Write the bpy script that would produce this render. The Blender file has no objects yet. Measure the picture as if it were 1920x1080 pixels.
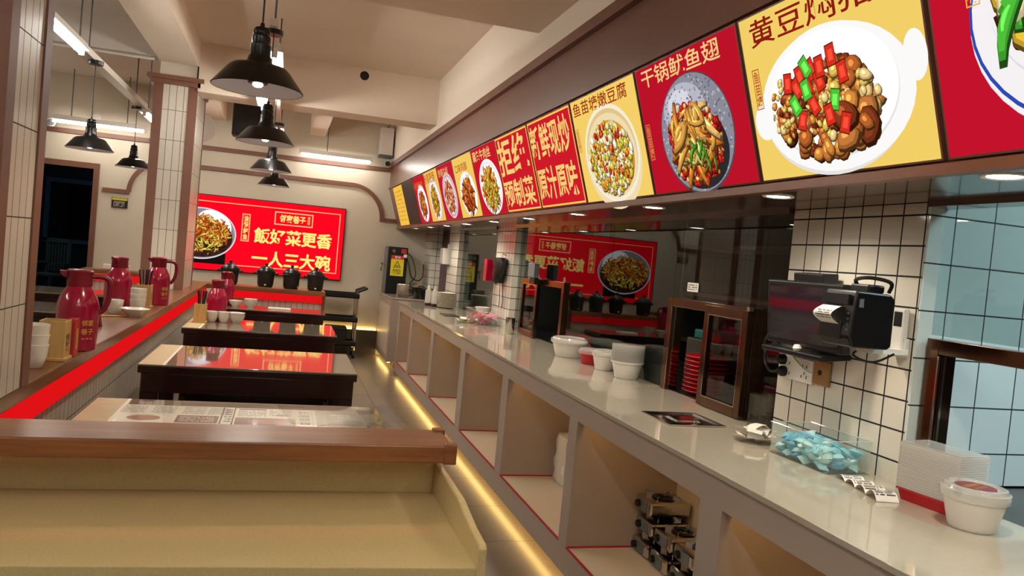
import bpy, math, random
from math import sin, cos, pi, radians as R
from mathutils import Matrix, Vector

SC = bpy.context.scene
COL = SC.collection
random.seed(7)

# ------------------------------------------------------------------ camera, world, exposure
yaw, pitch, roll = 0.289174, -0.0345025, 0.0929625
fw = Vector((sin(yaw)*cos(pitch), cos(yaw)*cos(pitch), sin(pitch)))
r0 = Vector((cos(yaw), -sin(yaw), 0)); u0 = r0.cross(fw)
rv = cos(roll)*r0 + sin(roll)*u0
uv = -sin(roll)*r0 + cos(roll)*u0
cam = bpy.data.cameras.new('camera'); cam.sensor_width = 36; cam.lens = 36*1450.56/1920
cam.clip_start = 0.05; cam.clip_end = 100
co = bpy.data.objects.new('camera', cam); COL.objects.link(co)
M4 = Matrix((rv, uv, -fw)).transposed().to_4x4(); M4.translation = Vector((0, 0, 1.45))
co.matrix_world = M4
SC.camera = co
SC.view_settings.view_transform = 'Standard'; SC.view_settings.look = 'None'
SC.view_settings.gamma = 1; SC.view_settings.use_curve_mapping = False
SC.view_settings.exposure = 0.0
W = bpy.data.worlds.new('world'); SC.world = W; W.use_nodes = True
W.node_tree.nodes['Background'].inputs[0].default_value = (0.05, 0.06, 0.08, 1)
W.node_tree.nodes['Background'].inputs[1].default_value = 0.3

TUBE = 85.0        # emission of the fluorescent tubes
BULB = 16.0        # pendant bulbs
DOWN = 26.0        # downlight discs
STRIP = 9.0        # warm LED strips
REDS = 0.85        # red LED fascia

# ------------------------------------------------------------------ materials
def lin(h):
    h = h.lstrip('#'); o = []
    for i in (0, 2, 4):
        c = int(h[i:i+2], 16)/255
        o.append(c/12.92 if c <= 0.04045 else ((c+0.055)/1.055)**2.4)
    return (*o, 1)

def newmat(name):
    m = bpy.data.materials.new(name); m.use_nodes = True
    nt = m.node_tree; nt.nodes.clear()
    out = nt.nodes.new('ShaderNodeOutputMaterial')
    return m, nt, out

def pbr(name, col, rough=0.5, metal=0.0, spec=0.5, noise=0.0, nscale=8.0, bump=0.0, coat=0.0, alpha=1.0, trans=0.0, col2=None, stretch=None):
    m, nt, out = newmat(name)
    p = nt.nodes.new('ShaderNodeBsdfPrincipled')
    c = lin(col)
    p.inputs['Base Color'].default_value = c
    p.inputs['Roughness'].default_value = rough
    p.inputs['Metallic'].default_value = metal
    p.inputs['Specular IOR Level'].default_value = spec
    p.inputs['Coat Weight'].default_value = coat
    p.inputs['Coat Roughness'].default_value = 0.06
    p.inputs['Alpha'].default_value = alpha
    p.inputs['Transmission Weight'].default_value = trans
    if noise or col2 or bump:
        tc = nt.nodes.new('ShaderNodeTexCoord'); n = nt.nodes.new('ShaderNodeTexNoise')
        n.inputs['Scale'].default_value = nscale; n.inputs['Detail'].default_value = 5
        src = tc.outputs['Object']
        if stretch:
            mp = nt.nodes.new('ShaderNodeMapping'); mp.inputs['Scale'].default_value = stretch
            nt.links.new(src, mp.inputs[0]); src = mp.outputs[0]
        nt.links.new(src, n.inputs['Vector'])
        rp = nt.nodes.new('ShaderNodeValToRGB')
        rp.color_ramp.elements[0].position = 0.3; rp.color_ramp.elements[1].position = 0.72
        c2 = lin(col2) if col2 else tuple(x*(1-noise) for x in c[:3])+(1,)
        rp.color_ramp.elements[0].color = c2; rp.color_ramp.elements[1].color = c
        nt.links.new(n.outputs['Fac'], rp.inputs[0])
        if noise or col2: nt.links.new(rp.outputs[0], p.inputs['Base Color'])
        if bump:
            b = nt.nodes.new('ShaderNodeBump'); b.inputs['Strength'].default_value = bump; b.inputs['Distance'].default_value = 0.004
            nt.links.new(n.outputs['Fac'], b.inputs['Height']); nt.links.new(b.outputs[0], p.inputs['Normal'])
    nt.links.new(p.outputs[0], out.inputs[0])
    return m

_em = {}
def em(hexc, s=1.0):
    k = (hexc, s)
    if k not in _em:
        m, nt, out = newmat('lit_'+hexc)
        e = nt.nodes.new('ShaderNodeEmission'); e.inputs[0].default_value = lin(hexc); e.inputs[1].default_value = s
        nt.links.new(e.outputs[0], out.inputs[0]); _em[k] = m
    return _em[k]

def glass(name, tint='ffffff', ior=1.5, gloss=0.0, opac=0.0, ocol='ffffff'):
    """thin clear sheet: reflects by angle, otherwise lets light through; opac adds a milky share"""
    m, nt, out = newmat(name)
    L = nt.links.new
    tr = nt.nodes.new('ShaderNodeBsdfTransparent'); tr.inputs[0].default_value = lin(tint)
    gl = nt.nodes.new('ShaderNodeBsdfGlossy'); gl.inputs['Roughness'].default_value = gloss
    base = tr.outputs[0]
    if opac:
        df = nt.nodes.new('ShaderNodeBsdfDiffuse'); df.inputs[0].default_value = lin(ocol)
        tl = nt.nodes.new('ShaderNodeBsdfTranslucent'); tl.inputs[0].default_value = lin(ocol)
        m0 = nt.nodes.new('ShaderNodeMixShader'); m0.inputs[0].default_value = .35
        L(df.outputs[0], m0.inputs[1]); L(tl.outputs[0], m0.inputs[2])
        m1 = nt.nodes.new('ShaderNodeMixShader'); m1.inputs[0].default_value = opac
        L(tr.outputs[0], m1.inputs[1]); L(m0.outputs[0], m1.inputs[2]); base = m1.outputs[0]
    g = nt.nodes.new('ShaderNodeNewGeometry')
    mi = nt.nodes.new('ShaderNodeMix'); mi.data_type = 'FLOAT'
    mi.inputs[2].default_value = ior; mi.inputs[3].default_value = 1/ior
    L(g.outputs['Backfacing'], mi.inputs[0])
    f = nt.nodes.new('ShaderNodeFresnel'); L(mi.outputs[0], f.inputs['IOR'])
    mx = nt.nodes.new('ShaderNodeMixShader')
    L(f.outputs[0], mx.inputs[0]); L(base, mx.inputs[1]); L(gl.outputs[0], mx.inputs[2])
    L(mx.outputs[0], out.inputs[0])
    return m

def tiles(name, col, grout, w, h, u0, v0, mortar=0.004, rough=0.12, offset=0.0, floor=False, noise=0.0, bump=0.35, swap=False):
    """world-aligned tiling: walls use (X or Y, Z), floors (Y, X)"""
    m, nt, out = newmat(name); L = nt.links.new
    p = nt.nodes.new('ShaderNodeBsdfPrincipled')
    tc = nt.nodes.new('ShaderNodeTexCoord'); sp = nt.nodes.new('ShaderNodeSeparateXYZ'); L(tc.outputs['Object'], sp.inputs[0])
    cb = nt.nodes.new('ShaderNodeCombineXYZ')
    def add(sock, v):
        a = nt.nodes.new('ShaderNodeMath'); a.operation = 'ADD'; L(sock, a.inputs[0]); a.inputs[1].default_value = v; return a.outputs[0]
    if floor:
        L(add(sp.outputs[0], u0), cb.inputs[0]); L(add(sp.outputs[1], v0), cb.inputs[1])
    else:
        g = nt.nodes.new('ShaderNodeNewGeometry'); sn = nt.nodes.new('ShaderNodeSeparateXYZ'); L(g.outputs['True Normal'], sn.inputs[0])
        ab = nt.nodes.new('ShaderNodeMath'); ab.operation = 'ABSOLUTE'; L(sn.outputs[0], ab.inputs[0])
        gt = nt.nodes.new('ShaderNodeMath'); gt.operation = 'GREATER_THAN'; gt.inputs[1].default_value = 0.5; L(ab.outputs[0], gt.inputs[0])
        mx = nt.nodes.new('ShaderNodeMix'); mx.data_type = 'FLOAT'; L(gt.outputs[0], mx.inputs[0])
        L(add(sp.outputs[0], u0[0]), mx.inputs[2]); L(add(sp.outputs[1], u0[1]), mx.inputs[3])
        L(mx.outputs[0], cb.inputs[0]); L(add(sp.outputs[2], v0), cb.inputs[1])
    b = nt.nodes.new('ShaderNodeTexBrick'); L(cb.outputs[0], b.inputs['Vector'])
    b.offset = offset; b.squash = 1
    b.inputs['Color1'].default_value = lin(col); c2 = tuple(x*.93 for x in lin(col)[:3])+(1,)
    b.inputs['Color2'].default_value = c2; b.inputs['Mortar'].default_value = lin(grout)
    b.inputs['Scale'].default_value = 1; b.inputs['Mortar Size'].default_value = mortar/2
    b.inputs['Mortar Smooth'].default_value = 0.1; b.inputs['Bias'].default_value = 0
    b.inputs['Brick Width'].default_value = w; b.inputs['Row Height'].default_value = h
    src = b.outputs['Color']
    if noise:
        n = nt.nodes.new('ShaderNodeTexNoise'); n.inputs['Scale'].default_value = 6; n.inputs['Detail'].default_value = 6
        L(tc.outputs['Object'], n.inputs['Vector'])
        mm = nt.nodes.new('ShaderNodeMix'); mm.data_type = 'RGBA'; mm.blend_type = 'MULTIPLY'; mm.inputs[0].default_value = noise
        L(src, mm.inputs[6]); L(n.outputs['Color'], mm.inputs[7]); src = mm.outputs[2]
        hs = nt.nodes.new('ShaderNodeHueSaturation'); hs.inputs['Saturation'].default_value = .8; L(src, hs.inputs['Color']); src = hs.outputs[0]
    L(src, p.inputs['Base Color'])
    rr = nt.nodes.new('ShaderNodeMapRange'); L(b.outputs['Fac'], rr.inputs[0]); rr.inputs[3].default_value = rough; rr.inputs[4].default_value = 0.8
    L(rr.outputs[0], p.inputs['Roughness'])
    bp = nt.nodes.new('ShaderNodeBump'); bp.invert = True; bp.inputs['Strength'].default_value = bump; bp.inputs['Distance'].default_value = 0.002
    L(b.outputs['Fac'], bp.inputs['Height']); L(bp.outputs[0], p.inputs['Normal'])
    L(p.outputs[0], out.inputs[0])
    return m

WALL = pbr('cream_wall_paint', 'd8cbb6', .75, noise=.04, nscale=3)
CEIL = pbr('ceiling_paint', 'ecdac6', .85, noise=.05, nscale=2)
CEILL = pbr('side_room_ceiling_paint', 'e2d9d0', .85)
BULK = pbr('bulkhead_paint', 'eaddcc', .8)
TRIM = pbr('brown_trim_paint', '7c5140', .45, noise=.1, nscale=10)
FASC = pbr('brown_fascia_laminate', '744a3b', .32, noise=.12, nscale=6)
SOFF = pbr('glossy_brown_soffit', '4a2c22', .16, coat=.5)
WOODO = pbr('orange_wood_trim', '8a4f2c', .35, noise=.25, nscale=14, stretch=(1, .1, 1))
STILE2 = tiles('large_kitchen_tiles', 'd3dedd', '1d2a2c', .154, .146, (-1.965+.154*4, 0), -1.562+.146*14, .005, rough=.1)
STILE = tiles('square_white_tiles', 'dcd5c6', '120d0a', .0925, .096, (.0, -2.013), -1.037, .006)
STRIPT = tiles('stacked_strip_tiles', 'dacfc0', '3a302a', .06, .262, (1.19-.06, -2.45), -.92, .004, rough=.25)
FLOOR = tiles('grey_brown_floor_tiles', '7f7063', '453b33', 1.106, .553, .2, -4.332+5.53, .004, rough=.28, floor=True, noise=.35, bump=.2)
COUNTER = pbr('counter_white_stone', 'b4aa98', .07, noise=.05, nscale=60, coat=.3)
CFRONT = pbr('counter_front_laminate', 'ac9b8d', .38, noise=.04, nscale=4)
CINNER = pbr('shelf_laminate', 'd2c4af', .4, noise=.04, nscale=4)
REDLINE = pbr('red_edging_tape', 'b01522', .4)
QUARTZ = pbr('cream_quartz', 'd6c08a', .09, noise=.12, nscale=160, coat=.3)
DARKCAB = pbr('dark_cabinet', '54483c', .5)
LEDGE = pbr('brown_wood_ledge', '9c6438', .3, col2='6b3f22', nscale=22, stretch=(.12, 1, 2.5), bump=.1)
LEDGEY = pbr('brown_wood_ledge_long', '93623e', .28, col2='674329', nscale=22, stretch=(1, .12, 2.5), bump=.1)
REDLED = em('f01418', REDS)
WARMLED = em('ffd27a', STRIP)
TABLEW = pbr('dark_mahogany', '2b100d', .25, noise=.3, nscale=20, stretch=(.2, 1, 1), coat=.3)
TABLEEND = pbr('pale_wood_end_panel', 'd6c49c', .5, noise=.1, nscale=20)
WHITESTRIP = pbr('white_joint_strip', 'fff8e6', .4)
TABLETOP = pbr('table_top_under_glass', '8a7f6e', .03, noise=.08, nscale=30, coat=.7)
BLACK = pbr('black_plastic', '0b0b0c', .38)
BLACKM = pbr('black_enamel', '0d0c0c', .3)
DARKM = pbr('dark_clay', '1c1715', .45)
WHITEIN = pbr('white_enamel', 'efeaf4', .4)
WHITE = pbr('white_plastic', 'e6e1d8', .3)
PORC = pbr('white_porcelain', 'ece6da', .12, coat=.3)
STEEL = pbr('polished_steel', 'c9c4bc', .14, metal=1)
BROWNSTEEL = pbr('bronze_steel', '735644', .17, metal=1)
BRASS = pbr('brass_plate', 'a88a5c', .35, metal=.7)
REDP = pbr('red_thermos_plastic', '9f0a34', .18, coat=.5)
REDD = pbr('dark_red_plastic', '7d0a24', .35)
GOLD = pbr('gold_print', 'd9a441', .4)
BAMBOO = pbr('pale_bamboo', 'd0a866', .45, noise=.2, nscale=14, stretch=(3, 3, .3))
BROWNPR = pbr('dark_print', '3a1f14', .6)
REDPACK = pbr('red_packet', 'b02a2a', .4)
CLEAR = glass('clear_plastic', 'f3f6f5', 1.45, .03)
MILKY = glass('milky_plastic', 'f4f4f2', 1.45, .08, .42, 'f2efe9')
MILK2 = glass('frosted_plastic', 'f4f4f2', 1.45, .12, .62, 'f2efe9')
PANE = glass('window_glass', 'dfe6e4', 1.45)
PANED = glass('hatch_glass', 'b9bdb8', 1.52)
REDTRAY = pbr('red_tray_plastic', 'b50a1c', .35)
REDPLATE = pbr('red_melamine', 'd01f2c', .3)
CREAMPL = pbr('cream_melamine', 'd9cfb9', .25)
PAPER = pbr('thermal_paper', 'ece7dc', .6)
INK = pbr('print_ink', '2a2522', .7)
KDARK = pbr('dark_kitchen_wall', '2c2826', .6)
KSTEEL = pbr('kitchen_steel', '6f6d68', .3, metal=.9)
PURPLE = pbr('purple_panel', '43222f', .4)
YELLOWST = pbr('yellow_sticker', 'd9c51a', .5)
REDST = pbr('red_sticker', 'c2231d', .5)
GREEN = pbr('green_hose', '2d5236', .4)
GREYP = pbr('grey_plastic', '5d6468', .4)
SPEAKER = pbr('loudspeaker_black', '0c0a09', .6)
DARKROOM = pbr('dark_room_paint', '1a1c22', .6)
NIGHT = pbr('night_glass', '04050a', .08)
FRAMEBL = pbr('blue_grey_frame', '5a6878', .5)
CHAIRM = pbr('grey_green_chair', '5b6152', .5)
FILM2 = glass('box_film', 'f0f6f4', 1.45, .02, .12, 'f4f8f6')
FILM = glass('table_film', 'eeeeee', 1.45, .02, .06, 'ffffff')

# ------------------------------------------------------------------ mesh builder
class MB:
    def __init__(s): s.v = []; s.f = []; s.m = []
    def face(s, pts, m=0):
        i = len(s.v); s.v += [tuple(p) for p in pts]; s.f.append(tuple(range(i, i+len(pts)))); s.m.append(m)
    def box(s, x0, x1, y0, y1, z0, z1, m=0):
        i = len(s.v)
        s.v += [(x, y, z) for z in (z0, z1) for y in (y0, y1) for x in (x0, x1)]
        for f in ((0, 2, 3, 1), (4, 5, 7, 6), (0, 1, 5, 4), (2, 6, 7, 3), (0, 4, 6, 2), (1, 3, 7, 5)):
            s.f.append(tuple(i+k for k in f)); s.m.append(m)
        return s
    def prism(s, poly, axis, a, b, m=0):
        def P(u, v, w): return {'x': (w, u, v), 'y': (u, w, v), 'z': (u, v, w)}[axis]
        n = len(poly); i = len(s.v)
        ar = sum(poly[k][0]*poly[(k+1) % n][1]-poly[(k+1) % n][0]*poly[k][1] for k in range(n))
        pl = poly if (ar > 0) != (axis == 'y') else poly[::-1]
        if a > b: a, b = b, a
        s.v += [P(u, v, a) for u, v in pl]+[P(u, v, b) for u, v in pl]
        s.f.append(tuple(i+k for k in range(n))[::-1]); s.m.append(m)
        s.f.append(tuple(i+n+k for k in range(n))); s.m.append(m)
        for k in range(n):
            j = (k+1) % n; s.f.append((i+k, i+j, i+n+j, i+n+k)); s.m.append(m)
        return s
    def lathe(s, prof, n=32, c=(0, 0, 0), m=0, sx=1, sy=1, close=True):
        i = len(s.v); k = len(prof)
        for r, z in prof:
            for t in range(n):
                a = 2*pi*t/n; s.v.append((c[0]+r*cos(a)*sx, c[1]+r*sin(a)*sy, c[2]+z))
        for q in range(k-1):
            for t in range(n):
                t2 = (t+1) % n
                s.f.append((i+q*n+t, i+q*n+t2, i+(q+1)*n+t2, i+(q+1)*n+t)); s.m.append(m)
        if close:
            s.f.append(tuple(i+t for t in range(n))[::-1]); s.m.append(m)
            s.f.append(tuple(i+(k-1)*n+t for t in range(n))); s.m.append(m)
        return s
    def tube(s, pts, r, n=8, m=0):
        P = [Vector(p) for p in pts]
        if 4 <= len(P) <= 12 and (P[0]-P[-1]).length > 1e-4:
            q = [P[0]]+P+[P[-1]]; P = []
            for a in range(1, len(q)-2):
                for k in range(5):
                    u = k/5; p0, p1, p2, p3 = q[a-1:a+3]
                    P.append(.5*(2*p1+(p2-p0)*u+(2*p0-5*p1+4*p2-p3)*u*u+(3*p1-p0-3*p2+p3)*u**3))
            P.append(q[-1])
        i = len(s.v); k = len(P); up = None
        for q in range(k):
            d = (P[min(q+1, k-1)]-P[max(q-1, 0)]).normalized()
            if up is None: up = d.orthogonal().normalized()
            up = (up-d*up.dot(d)); up = up.normalized() if up.length > 1e-6 else d.orthogonal().normalized()
            w = d.cross(up)
            for t in range(n):
                a = 2*pi*t/n; s.v.append(tuple(P[q]+r*(cos(a)*up+sin(a)*w)))
        for q in range(k-1):
            for t in range(n):
                t2 = (t+1) % n
                s.f.append((i+q*n+t, i+q*n+t2, i+(q+1)*n+t2, i+(q+1)*n+t)); s.m.append(m)
        s.f.append(tuple(i+t for t in range(n))[::-1]); s.m.append(m)
        s.f.append(tuple(i+(k-1)*n+t for t in range(n))); s.m.append(m)
        return s
    def ell(s, cx, cy, rx, ry, z, m=0, n=40, rot=0):
        c_, s_ = cos(rot), sin(rot)
        s.face([(cx+rx*cos(2*pi*t/n)*c_-ry*sin(2*pi*t/n)*s_, cy+rx*cos(2*pi*t/n)*s_+ry*sin(2*pi*t/n)*c_, z) for t in range(n)], m)
    def rect(s, x0, x1, y0, y1, z, m=0):
        s.face([(x0, y0, z), (x1, y0, z), (x1, y1, z), (x0, y1, z)], m)
    def frame(s, x0, x1, y0, y1, t, z, m=0):
        s.rect(x0, x1, y0, y0+t, z, m); s.rect(x0, x1, y1-t, y1, z, m)
        s.rect(x0, x0+t, y0+t, y1-t, z, m); s.rect(x1-t, x1, y0+t, y1-t, z, m)
    def xf(s, M, start=0):
        s.v[start:] = [tuple(M @ Vector(p)) for p in s.v[start:]]
        return s

def obj(name, mb, mats, parent=None, smooth=False, bev=0.0, loc=None, rot=None):
    me = bpy.data.meshes.new(name); me.from_pydata(mb.v, [], mb.f)
    if not isinstance(mats, (list, tuple)): mats = [mats]
    for m in mats: me.materials.append(m)
    if len(mats) > 1:
        for p, m in zip(me.polygons, mb.m): p.material_index = m
    me.update()
    if smooth:
        for p in me.polygons: p.use_smooth = True
        me.set_sharp_from_angle(angle=R(38))
    o = bpy.data.objects.new(name, me); COL.objects.link(o)
    if parent: o.parent = parent
    if loc: o.location = loc
    if rot: o.rotation_euler = rot
    if bev:
        b = o.modifiers.new('bevel', 'BEVEL'); b.width = bev; b.segments = 2; b.limit_method = 'ANGLE'
    return o

def tag(o, label, cat, group=None, kind=None):
    o['label'] = label; o['category'] = cat
    if group: o['group'] = group
    if kind: o['kind'] = kind
    return o

def thing(name, label, cat, loc=(0, 0, 0), rz=0.0, group=None):
    o = bpy.data.objects.new(name, None); o.empty_display_size = .05; COL.objects.link(o)
    o.location = loc; o.rotation_euler = (0, 0, rz)
    return tag(o, label, cat, group)

def struct(name, mb, mats, smooth=False, bev=0):
    o = obj(name, mb, mats, None, smooth, bev); o['kind'] = 'structure'; return o

def copy_tree(o, parent=None):
    c = o.copy(); COL.objects.link(c); c.parent = parent
    for ch in list(o.children): copy_tree(ch, c)
    return c

def dup(o, loc, rz=None, label=None, group=None):
    c = copy_tree(o); c.location = loc
    if rz is not None: c.rotation_euler = (0, 0, rz)
    if label: c['label'] = label
    if group: c['group'] = group
    return c

# text as flat polygons (curves turned into a mesh)
_tx = {}
def text(body, off=0.0, sp=1.0, lead=1.0):
    k = (body, off, sp, lead)
    if k not in _tx:
        c = bpy.data.curves.new('t', 'FONT'); c.body = body; c.offset = off; c.resolution_u = 3
        c.space_character = sp; c.space_line = lead; c.align_x = 'CENTER'
        o = bpy.data.objects.new('t', c); COL.objects.link(o)
        bpy.context.view_layer.update()
        me = bpy.data.meshes.new_from_object(o.evaluated_get(bpy.context.evaluated_depsgraph_get()))
        v = [(p.co.x, p.co.y) for p in me.vertices]; f = [tuple(p.vertices) for p in me.polygons]
        bpy.data.objects.remove(o); bpy.data.meshes.remove(me); bpy.data.curves.remove(c)
        _tx[k] = (v, f)
    return _tx[k]

def put_text(mb, body, x0, x1, y0, y1, z, m=0, off=0.012, sp=1.0, lead=1.0):
    """fit text into the rectangle"""
    v, f = text(body, off, sp, lead)
    ax, bx = min(p[0] for p in v), max(p[0] for p in v); ay, by = min(p[1] for p in v), max(p[1] for p in v)
    sx = (x1-x0)/max(bx-ax, 1e-6); sy = (y1-y0)/max(by-ay, 1e-6)
    i = len(mb.v); mb.v += [(x0+(p[0]-ax)*sx, y0+(p[1]-ay)*sy, z) for p in v]
    for q in f: mb.f.append(tuple(i+t for t in q)); mb.m.append(m)

def bars(mb, x0, x1, y0, y1, z, m=0, rows=6, fill=.5, seed=1, vertical=False):
    """illegible small print: rows of short strokes"""
    rg = random.Random(seed); n = rows
    for i in range(n):
        a = y0+(y1-y0)*(i+.5-fill/2)/n; b = a+(y1-y0)*fill/n
        x = x0
        while x < x1:
            w = (x1-x0)*rg.uniform(.03, .09)
            if rg.random() < .82: mb.rect(x, min(x+w*.8, x1), a, b, z, m)
            x += w

# ------------------------------------------------------------------ printed dishes
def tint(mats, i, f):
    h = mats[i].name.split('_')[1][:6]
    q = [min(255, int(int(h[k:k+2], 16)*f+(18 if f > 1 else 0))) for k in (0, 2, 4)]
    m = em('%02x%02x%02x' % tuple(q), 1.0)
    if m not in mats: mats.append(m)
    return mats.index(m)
def food(mb, cx, cy, rx, ry, n, pal, size, z, seed=1, kind='mix', rot=0, mats=None):
    rg = random.Random(seed)
    for i in range(n):
        t = rg.uniform(0, 2*pi); q = math.sqrt(rg.random())*.97
        x, y = cx+rx*q*cos(t), cy+ry*q*sin(t); zz = z+i*3e-5; m = rg.choice(pal)
        k = kind if kind != 'mix' else rg.choice(['chunk', 'chunk', 'strip']); i0 = len(mb.f)
        a = rg.uniform(0, 2*pi); s = size*rg.uniform(.6, 1.35)
        if k == 'strip':
            L, w = s*1.8, s*.19; cv = rg.uniform(-1.7, 1.7); up, dn = [], []
            px, py, aa = x-L/2*cos(a), y-L/2*sin(a), a-cv/2
            for st in range(6):
                nx, ny = -sin(aa), cos(aa); ww = w*(1-.5*abs(st-2.5)/2.5)
                up.append((px+nx*ww, py+ny*ww, zz)); dn.append((px-nx*ww, py-ny*ww, zz))
                px += L/5*cos(aa); py += L/5*sin(aa); aa += cv/5
            pts = dn+up[::-1]
        else:
            nn = rg.randint(9, 13); e = rg.uniform(.5, 1)
            pts = []
            for j in range(nn):
                b = 2*pi*j/nn; rr = s*.55*rg.uniform(.86, 1.1)
                X, Y = rr*cos(b), rr*e*sin(b)
                pts.append((x+X*cos(a)-Y*sin(a), y+X*sin(a)+Y*cos(a), zz))
        ox_, oy_ = sum(p[0] for p in pts)/len(pts), sum(p[1] for p in pts)/len(pts)
        sh = lambda f, dx, dy, dz: [(ox_+(p[0]-ox_)*f+dx, oy_+(p[1]-oy_)*f+dy, p[2]+dz) for p in pts]
        if mats is not None:
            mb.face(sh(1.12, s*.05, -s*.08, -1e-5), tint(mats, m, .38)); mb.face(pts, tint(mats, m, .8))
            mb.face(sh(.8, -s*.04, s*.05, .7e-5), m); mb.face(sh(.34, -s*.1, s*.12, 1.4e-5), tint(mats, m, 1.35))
        else: mb.face(pts, m)
    return z+n*3e-5
# ==== PART 2 ====
# ------------------------------------------------------------------ the room
YB = 10.65
struct('floor', MB().box(-6, 4.6, -4, 20.5, -.1, 0), FLOOR)
b = MB()      # back wall with the doorway on the left
b.box(-6, -2.95, YB, YB+.12, 0, 3.4); b.box(-2.95, -2.25, YB, YB+.12, 2.1, 3.4); b.box(-2.25, 4.6, YB, YB+.12, 0, 3.4)
struct('wall_back', b, WALL)
struct('wall_left', MB().box(-6.1, -6, -4, YB, 0, 3.4), WALL)
struct('wall_front', MB().box(-6, 4.6, -4.1, -4, 0, 3.4), WALL)
struct('wall_right', MB().box(4.6, 4.7, -4, YB+.12, 0, 3.4), KDARK)
b = MB(); b.box(-.84, 1.34, -4, 7.4, 3.11, 3.25); b.box(-.84, 1.34, 7.4, YB, 3.2, 3.3)
struct('ceiling', b, CEIL)
struct('ceiling_side_room', MB().box(-6, -1.16, -4, YB, 3.22, 3.35), CEILL)
# beams
struct('ceiling_beam', MB().box(-1.16, -.84, -4, 7.42, 2.9, 3.25), CEIL)
struct('ceiling_beam', MB().box(-.84, 1.34, 7.4, 7.75, 2.68, 3.2), CEIL)
struct('ceiling_beam', MB().box(-.84, 1.34, 3.5, 4.31, 2.77, 3.11), CEIL)
struct('ceiling_beam', MB().box(-.84, 1.34, -.6, .2, 2.77, 3.11), CEIL)
struct('ceiling_beam', MB().box(.2, .4, 7.75, YB, 2.86, 3.2), CEIL)
struct('ceiling_beam', MB().box(-1.16, -.84, 8.12, YB, 2.9, 3.25), CEIL)
struct('ceiling_beam', MB().box(-6, -1.16, 7.4, 7.6, 2.93, 3.22), CEILL)
struct('ceiling_beam', MB().box(-6, -1.16, 3.5, 3.8, 2.93, 3.22), CEILL)
struct('wall_bulkhead', MB().box(1.3, 1.42, -4, YB, 2.57, 3.25), BULK)
# kitchen ceiling and kitchen back
struct('ceiling_kitchen', MB().box(1.5, 4.6, -4, YB, 2.6, 2.7), KDARK)
# baseboard along the back wall with a warm strip on its top
struct('baseboard_back', MB().box(-2.2, 1.3, YB-.035, YB, 0, .33), DARKCAB)
o = obj('light_strip', MB().box(-2.2, 1.28, YB-.03, YB-.004, .335, .345), WARMLED)
tag(o, 'warm light strip on top of the dark baseboard of the back wall', 'light strip')
# trims on the back wall
def arc(cx, cy, r, a0, a1, n=14): return [(cx+r*cos(R(a0+(a1-a0)*i/n)), cy+r*sin(R(a0+(a1-a0)*i/n))) for i in range(n+1)]
def band(path, t, y0, y1):
    b = MB(); n = len(path); nr = []
    for i in range(n):
        p, q = Vector(path[max(i-1, 0)]), Vector(path[min(i+1, n-1)]); d = (q-p).normalized(); nr.append(Vector((-d.y, d.x)))
    for i in range(n-1):
        a, c = Vector(path[i]), Vector(path[i+1])
        quad = [a-nr[i]*t/2, c-nr[i+1]*t/2, c+nr[i+1]*t/2, a+nr[i]*t/2]
        b.prism([tuple(k) for k in quad], 'y', y0, y1)
    return b
struct('trim_1', MB().box(-2.9, 1.32, YB-.03, YB, 2.5, 2.555), TRIM)
b = band([(-2.2, 1.865), (-1.9, 1.865)], .05, YB-.03, YB)
c_ = band(arc(-1.5, 1.865, .41, 180, 90)+[(.8, 2.275)]+arc(.8, 1.845, .43, 90, 0)[1:], .05, YB-.031, YB)
for q in (c_, band([(1.205, 1.845), (1.9, 1.845)], .05, YB-.03, YB)):
    i = len(b.v); b.v += q.v; b.f += [tuple(k+i for k in f) for f in q.f]; b.m += q.m
struct('trim_2', b, TRIM)
# doorway at the back left
b = MB(); b.box(-2.31, -2.25, YB-.04, YB+.14, 0, 2.1); b.box(-3.01, -2.95, YB-.04, YB+.14, 0, 2.1); b.box(-3.01, -2.25, YB-.04, YB+.14, 2.1, 2.17)
struct('door_1', b, TRIM)
# the dark room behind it
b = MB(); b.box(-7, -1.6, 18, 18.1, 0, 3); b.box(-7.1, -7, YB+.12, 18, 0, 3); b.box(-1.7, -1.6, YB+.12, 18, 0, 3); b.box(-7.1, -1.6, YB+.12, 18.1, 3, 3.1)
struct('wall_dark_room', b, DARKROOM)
b = MB(); b.box(-4.75, -4.66, 17.9, 17.98, 1.0, 2.2); b.box(-3.5, -3.41, 17.9, 17.98, .2, 2.2); b.box(-4.75, -3.41, 17.9, 17.98, 2.2, 2.29); b.box(-4.75, -3.41, 17.9, 17.98, .97, 1.05)
w = struct('window_1', b, FRAMEBL); obj('glass_pane', MB().box(-4.66, -3.5, 17.93, 17.95, 1.05, 2.2), NIGHT, w)
t = thing('ceiling_light', 'added unseen dim cool fill light in the dark room beyond the doorway', 'light', (-3.6, 14.6, 3.0))  # added lamp, out of view, so that the chair shows
obj('diffuser', MB().lathe([(.12, -.05), (.14, -.03), (.14, 0)], 24), em('a8c4e8', 60.0), t, True)
t = thing('armchair', 'grey green slatted chair standing in the dark room beyond the doorway', 'chair', (-4.0, 15.6, 0), R(-25))
b = MB()
for i in range(7): b.box(-.18+i*.06-.014, -.18+i*.06+.014, .2, .225, .5, 1.02)
b.box(-.22, .22, .19, .235, 1.02, 1.09); obj('backrest', b, CHAIRM, t, bev=.006)
obj('seat', MB().box(-.24, .24, -.25, .22, .42, .47), CHAIRM, t, bev=.01)
for x in (-.22, .22):
    for y in (-.23, .21): obj('leg', MB().box(x-.02, x+.02, y-.02, y+.02, 0, .42 if y < 0 else 1.05), CHAIRM, t)
    obj('armrest', MB().box(x-.03, x+.03, -.24, .2, .64, .67), CHAIRM, t)

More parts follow.
